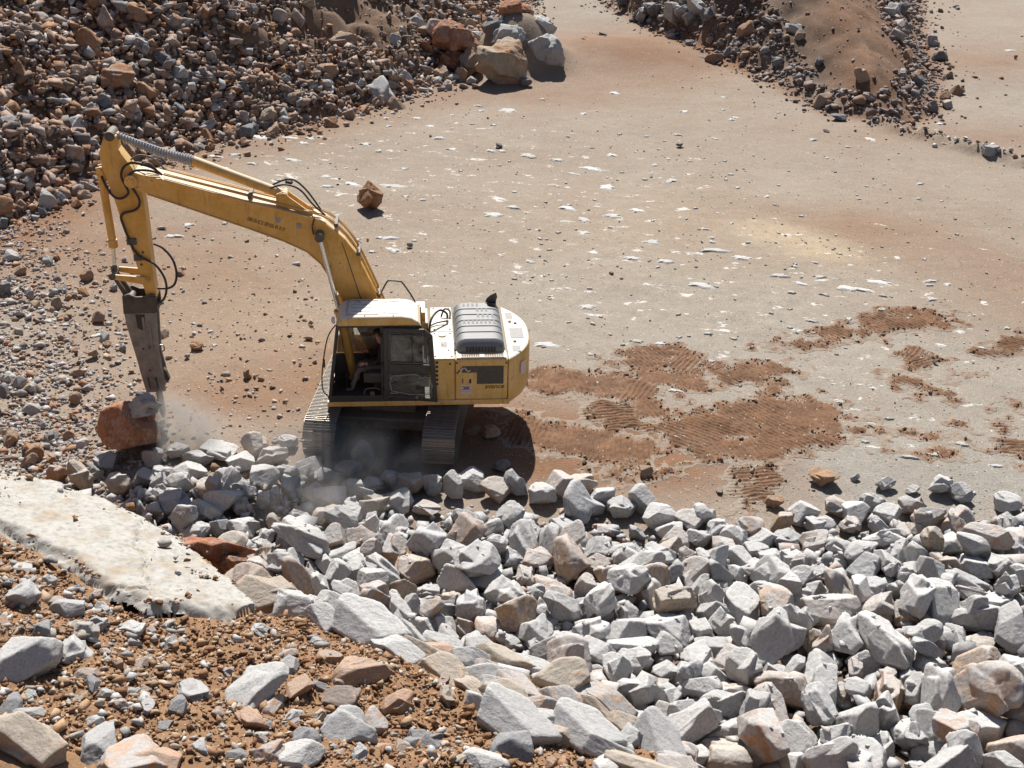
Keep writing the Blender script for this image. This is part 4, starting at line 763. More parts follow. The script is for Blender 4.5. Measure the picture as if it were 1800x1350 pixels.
    for i in range(nb * 2 + 1):
        t = i / (nb * 2); sag = -.05 * math.sin(math.pi * t); p = P1 + (P2 - P1) * (-.01 + .93 * t) + Vector((0, 0, sag)); bp.append(p); br.append((.128 if i % 2 == 0 else .098) - .045 * t)
    MB().tube(bp, br, 14, 1).obj('rod_boot', 'boot', ac)
    MB().tube([(2.45, .10, 5.58), (2.15, .12, 5.66), (1.85, .10, 5.54), (1.60, .10, 5.22), (1.35, .12, 4.98)], .02).obj('hose', 'black', root, smooth=True); MB().tube([(2.42, -.05, 5.60), (2.05, -.06, 5.72), (1.75, -.06, 5.50), (1.45, -.04, 5.05)], .02).obj('hose', 'black', root, smooth=True); MB().tube([(1.56, .29, 4.98), (1.62, .30, 4.80), (1.60, .30, 4.62)], .014).obj('hose', 'black', root, smooth=True)
    # lift cylinders either side of the boom
    for y in (-.42, .42):
        A_, B_, C_ = Vector((1.47, y, 4.61)), Vector((1.14, y, 2.92)), Vector((.86, y, 1.30))
        lc = MB().cyl(C_, B_, .10, seg=20).cyl(B_ - (B_ - C_).normalized() * .06, B_, .115, seg=20).cyl(C_ + Vector((0, -.07, 0)), C_ + Vector((0, .07, 0)), .12, seg=16).obj('lift_cylinder', 'boomyellow', root, smooth=True); MB().cyl(B_, A_, .052, seg=16).obj('rod', 'chrome', lc, smooth=True)
    # ----- arm
    arm_p = [(5.57, 6.80), (5.68, 6.72), (5.74, 6.58), (5.83, 6.33), (5.79, 5.99), (5.68, 5.53), (5.60, 5.12), (5.53, 4.72), (5.40, 4.10), (5.28, 3.40), (5.24, 3.16), (5.12, 3.08), (5.03, 3.16), (5.05, 3.45), (5.05, 4.30), (5.05, 5.20), (5.07, 5.56), (5.10, 5.70), (5.10, 5.88), (5.24, 6.10), (5.44, 6.42), (5.45, 6.70)]
    arm = MB().prism(arm_p, -.185, .185).obj('arm', 'boomyellow', root, .012)
    MB().cyl((5.57, -.22, 6.71), (5.57, .22, 6.71), .10, seg=18).cyl((5.57, -.235, 6.71), (5.57, .235, 6.71), .055, seg=14).obj('pin', 'dark', arm, .01)
    MB().cyl((5.22, -.21, 3.56), (5.22, .215, 3.56), .095, seg=18).obj('pin', 'boomyellow', arm, .01)
    for (x, z) in ((5.26, 3.92), (5.20, 4.20), (5.33, 4.5)): MB().cyl((x, .18, z), (x, .195, z), .03, seg=10).obj('boss', 'dark', arm)
    MB().box(5.30, 5.50, .19, .24, 4.38, 4.52).box(5.22, 5.40, .19, .235, 4.02, 4.14).obj('hose_clamp', 'dark', arm, .01)
    MB().prism([(5.78, 5.80), (5.95, 5.84), (5.96, 6.02), (5.80, 6.05)], -.12, -.08).prism([(5.78, 5.80), (5.95, 5.84), (5.96, 6.02), (5.80, 6.05)], .08, .12).obj('cylinder_bracket', 'boomyellow', arm, .008)
    bc = MB().cyl((5.885, 0, 5.90), (5.84, 0, 4.27), .082, seg=20).cyl((5.84, 0, 4.42), (5.84, 0, 4.25), .098, seg=20).cyl((5.885, -.15, 5.93), (5.885, .15, 5.93), .075, seg=16).obj('bucket_cylinder', 'boomyellow', root, smooth=True)
    MB().cyl((5.84, 0, 4.27), (5.885, 0, 3.70), .042, seg=14).obj('rod', 'chrome', bc, smooth=True); MB().box(5.83, 5.94, -.07, .07, 3.66, 3.84).obj('rod_eye', 'dark', bc, .015)
    for y in (-.22, .22): MB().prism([(5.93, 3.72), (5.90, 3.61), (5.22, 3.47), (5.16, 3.56), (5.22, 3.65)], y - .03, y + .03).obj('idler_link', 'boomyellow', root, .012)
    for y in (-.13, .13): MB().prism([(5.95, 3.70), (5.84, 3.62), (5.55, 3.08), (5.66, 3.02)], y - .035, y + .035).obj('tipping_link', 'hammerdark', root, .012)
    MB().cyl((5.895, -.27, 3.67), (5.895, .27, 3.67), .075, seg=18).obj('link_pin', 'dark', root, .01)
    # ----- hydraulic breaker
    hb = MB().prism([(5.74, 3.22), (5.60, 3.27), (5.46, 3.20), (5.28, 3.20), (5.14, 3.27), (5.03, 3.22), (5.03, 2.84), (5.76, 2.80)], .20, .26).prism([(5.74, 3.22), (5.60, 3.27), (5.46, 3.20), (5.28, 3.20), (5.14, 3.27), (5.03, 3.22), (5.03, 2.84), (5.76, 2.80)], -.26, -.20).box(5.04, 5.755, -.20, .20, 2.805, 2.92).obj('breaker_bracket', 'hammerdark', root, .012)
    for (x, z) in ((5.60, 3.10), (5.12, 3.13)): MB().cyl((x, -.29, z), (x, .29, z), .085, seg=18).cyl((x, -.30, z), (x, .30, z), .04, seg=12).obj('pin', 'hammerdark', hb, .01)
    hp = [(5.75, 2.80), (5.74, 2.55), (5.60, 1.60), (5.575, 1.36), (5.50, .85), (5.07, .88), (5.10, 1.36), (5.15, 1.70), (5.10, 2.60), (5.09, 2.82)]
    hs = MB().prism(hp, .17, .24).prism(hp, -.24, -.17).prism([(5.70, 2.78), (5.69, 2.56), (5.55, 1.58), (5.46, .87), (5.11, .90), (5.18, 1.68), (5.14, 2.60), (5.13, 2.78)], -.165, .165).obj('breaker_housing', 'hammer', root, .015)
    MB().prism([(5.52, 2.78), (5.50, 2.46), (5.42, 2.40), (5.34, 2.46), (5.32, 2.78)], .2405, .2445).obj('slot', 'black', hs); MB().box(5.22, 5.27, .2405, .262, 1.95, 2.60).box(5.335, 5.39, .2405, .262, 2.44, 2.72).obj('rib', 'hammer', hs, .008)
    for (x, z) in ((5.44, 1.95), (5.30, 1.98), (5.36, 1.42)): MB().cyl((x, .2405, z), (x, .252, z), .022, seg=10).obj('bolt', 'black', hs)
    for x in (5.42, 5.25): MB().prism([(x + .015, 1.22), (x - .015, 1.22), (x - .035, .93), (x - .01, .93)], .2405, .245).cyl((x, .238, 1.22), (x, .247, 1.22), .024, seg=10).obj('slot', 'black', hs)
    MB().prism([(5.10, 1.36), (5.05, 1.30), (4.99, 1.08), (5.05, 1.04), (5.10, 1.10)], -.06, .06).obj('side_lug', 'hammerdark', hs, .01)
    MB().tube([(5.08, .2, 2.02), (5.01, .2, 2.0), (5.00, .2, 1.90), (5.06, .2, 1.86)], .016, 8, 3).obj('lifting_eye', 'steel', hs)
    MB().cyl((5.28, 0, .90), (5.25, 0, .26), .072, seg=18).cyl((5.25, 0, .26), (5.245, 0, .08), .072, .03, seg=18).obj('chisel', 'steel', root, smooth=True)
    return root
excavator = make_excavator()

# ----- the operator, one continuous skinned figure
def make_person():
    J = [(.22, .86, 1.80), (.20, .86, 2.02), (.22, .86, 2.24), (.25, .86, 2.36), (.28, .86, 2.46), (.31, .86, 2.60),      # pelvis, waist, chest, neck, head base, crown
         (.22, 1.04, 2.27), (.28, 1.13, 2.03), (.50, 1.15, 1.97), (.60, 1.17, 1.98),                                     # left arm to wrist
         (.22, .68, 2.27), (.28, .60, 2.03), (.48, .55, 1.97), (.58, .53, 1.98),                                          # right arm
         (.26, .97, 1.77), (.72, 1.00, 1.78), (.86, .98, 1.40), (.88, .98, 1.27), (1.04, .98, 1.25),                      # left leg
         (.26, .75, 1.77), (.72, .72, 1.78), (.86, .74, 1.40), (.88, .74, 1.27), (1.04, .74, 1.25)]
    E_ = [(0, 1), (1, 2), (2, 3), (3, 4), (4, 5), (2, 6), (6, 7), (7, 8), (8, 9), (2, 10), (10, 11), (11, 12), (12, 13), (0, 14), (14, 15), (15, 16), (16, 17), (17, 18), (0, 19), (19, 20), (20, 21), (21, 22), (22, 23)]
    Rr = [.15, .14, .155, .06, .085, .075, .075, .055, .042, .032, .075, .055, .042, .032, .10, .075, .055, .045, .04, .10, .075, .055, .045, .04]
    me = bpy.data.meshes.new('person'); me.from_pydata(J, E_, []); me.update()
    o = bpy.data.objects.new('person', me); COL.objects.link(o)
    sk = o.modifiers.new('skin', 'SKIN'); sk.use_smooth_shade = True
    for i, sv in enumerate(me.skin_vertices[0].data): sv.radius = (Rr[i], Rr[i] * (.8 if i < 3 else 1)); sv.use_root = (i == 0)
    sb = o.modifiers.new('sub', 'SUBSURF'); sb.levels = 2; sb.render_levels = 2
    dg = bpy.context.evaluated_depsgraph_get(); ev = bpy.data.meshes.new_from_object(o.evaluated_get(dg)); bpy.data.objects.remove(o)
    for k in ('cloth_dark', 'cloth_grey', 'skin'): ev.materials.append(M[k])
    for p in ev.polygons:
        c = p.center; p.material_index = 2 if (c.z > 2.36 or (c.x > .53 and c.z > 1.9)) else (1 if c.z < 1.86 and (c.x > .12) and not (c.x < .5 and c.z > 1.88) else 0); p.use_smooth = True
    person = link('person', ev); person.location = (*EXC, 0); person.rotation_euler = (0, 0, EXC_YAW); person.name = 'person'
    tag(person, 'operator in dark jacket and grey trousers seated in the excavator cab, hands on the levers', 'person')
    hv, hf = ICO[3]; hv = hv * np.array([.108, .092, .10]) + np.array([.285, .86, 2.575]); kp = hv[:, 0] < .345
    hm = MB(); ix = {}; 
    fl = [q for q in hf if (hv[q, 2].mean() > 2.585 or hv[q, 0].mean() < .27)]
    for q in fl:
        for i in q:
            if i not in ix: ix[i] = len(ix)
    hm.add([hv[i] for i in ix], [tuple(ix[i] for i in q) for q in fl]); hm.obj('hair', 'hair', person, smooth=True)
    # nose, ears, eyes and brow
    MB().prism([(.385, 2.53), (.405, 2.50), (.375, 2.485)], .85, .87).obj('nose', 'skin', person, .006)
    for y in (.776, .944):
        MB().cyl((.30, y - .008, 2.52), (.30, y + .008, 2.52), .028, seg=12).obj('ear', 'skin', person)
    for y in (.83, .89): MB().cyl((.372, y, 2.545), (.384, y, 2.545), .011, seg=10).obj('eye', 'black', person)
    MB().box(.376, .384, .835, .885, 2.452, 2.460).obj('mouth', 'cloth_dark', person)
    # hands closed round the joysticks
    for (wx, wy, s) in ((.60, 1.17, 1), (.58, .53, -1)):
        h = MB().tube([(wx - .02, wy, 1.98), (wx + .03, wy + .0 * s, 1.985), (wx + .07, wy, 1.98)], [.034, .040, .034], 10, 3)
        for k, ln in enumerate((.050, .058, .054, .042)):
            y = wy - .030 + .020 * k; h.tube([(wx + .06, y, 1.99), (wx + .06 + ln * .6, y, 1.985), (wx + .06 + ln * .75, y, 1.955), (wx + .06 + ln * .3, y, 1.935)], .0095, 8, 3)
        h.tube([(wx + .01, wy - .035 * s, 1.975), (wx + .05, wy - .055 * s, 1.965), (wx + .08, wy - .045 * s, 1.955)], .011, 8, 3)
        h.obj('hand', 'skin', person, smooth=True)
    return person
make_person()
# ---------------------------------------------------------------- stones in the scene
rs = np.random.RandomState(77)
TONE = {  # word -> base colour, stain range
    'pale grey': ((.445, .437, .425), (.0, .35)), 'grey': ((.36, .354, .348), (.0, .35)), 'blue grey': ((.30, .303, .312), (.0, .3)), 'dark grey': ((.18, .18, .187), (.0, .4)),
    'pinkish grey': ((.385, .335, .305), (.3, .6)), 'rust stained grey': ((.36, .33, .31), (.62, .82)), 'tan': ((.36, .29, .215), (.3, .6)), 'brown': ((.32, .24, .185), (.4, .8)),
    'orange brown': ((.37, .22, .13), (.5, .9)), 'red brown': ((.27, .135, .08), (.6, 1.0)), 'white': ((.50, .49, .475), (.0, .2)), 'dark brown': ((.19, .125, .09), (.4, .7))}
def tone(o, word, r=rs):
    c, a = TONE[word]; j = r.uniform(.92, 1.08); o.color = (*[x * j for x in c], r.uniform(*a)); return o
ORD = ['largest', 'second largest', 'third largest', 'fourth largest', 'fifth largest', 'sixth largest', 'seventh largest', 'eighth largest', 'ninth largest', 'tenth largest', 'eleventh largest', 'twelfth largest', 'thirteenth largest', 'fourteenth largest', 'fifteenth largest', 'sixteenth largest', 'seventeenth largest', 'eighteenth largest', 'nineteenth largest', 'twentieth largest']
def label_sets(items, noun, zone):
    """items: (object, tone word, radius). A label names the tone, the place and the rank by size among its like."""
    sets = {}
    for o, w, s in items:
        p = project(np.array(o.location)); sets.setdefault((w, zone(p[0], p[1])), []).append((F_PX * s / p[2], o))
    for (w, z), lst in sets.items():
        lst.sort(key=lambda q: -q[0])
        for i, (_, o) in enumerate(lst): o['label'] = f"{w} {noun} {z}" if len(lst) == 1 else f"{ORD[min(i, 19)]} {w} {noun} {z}"

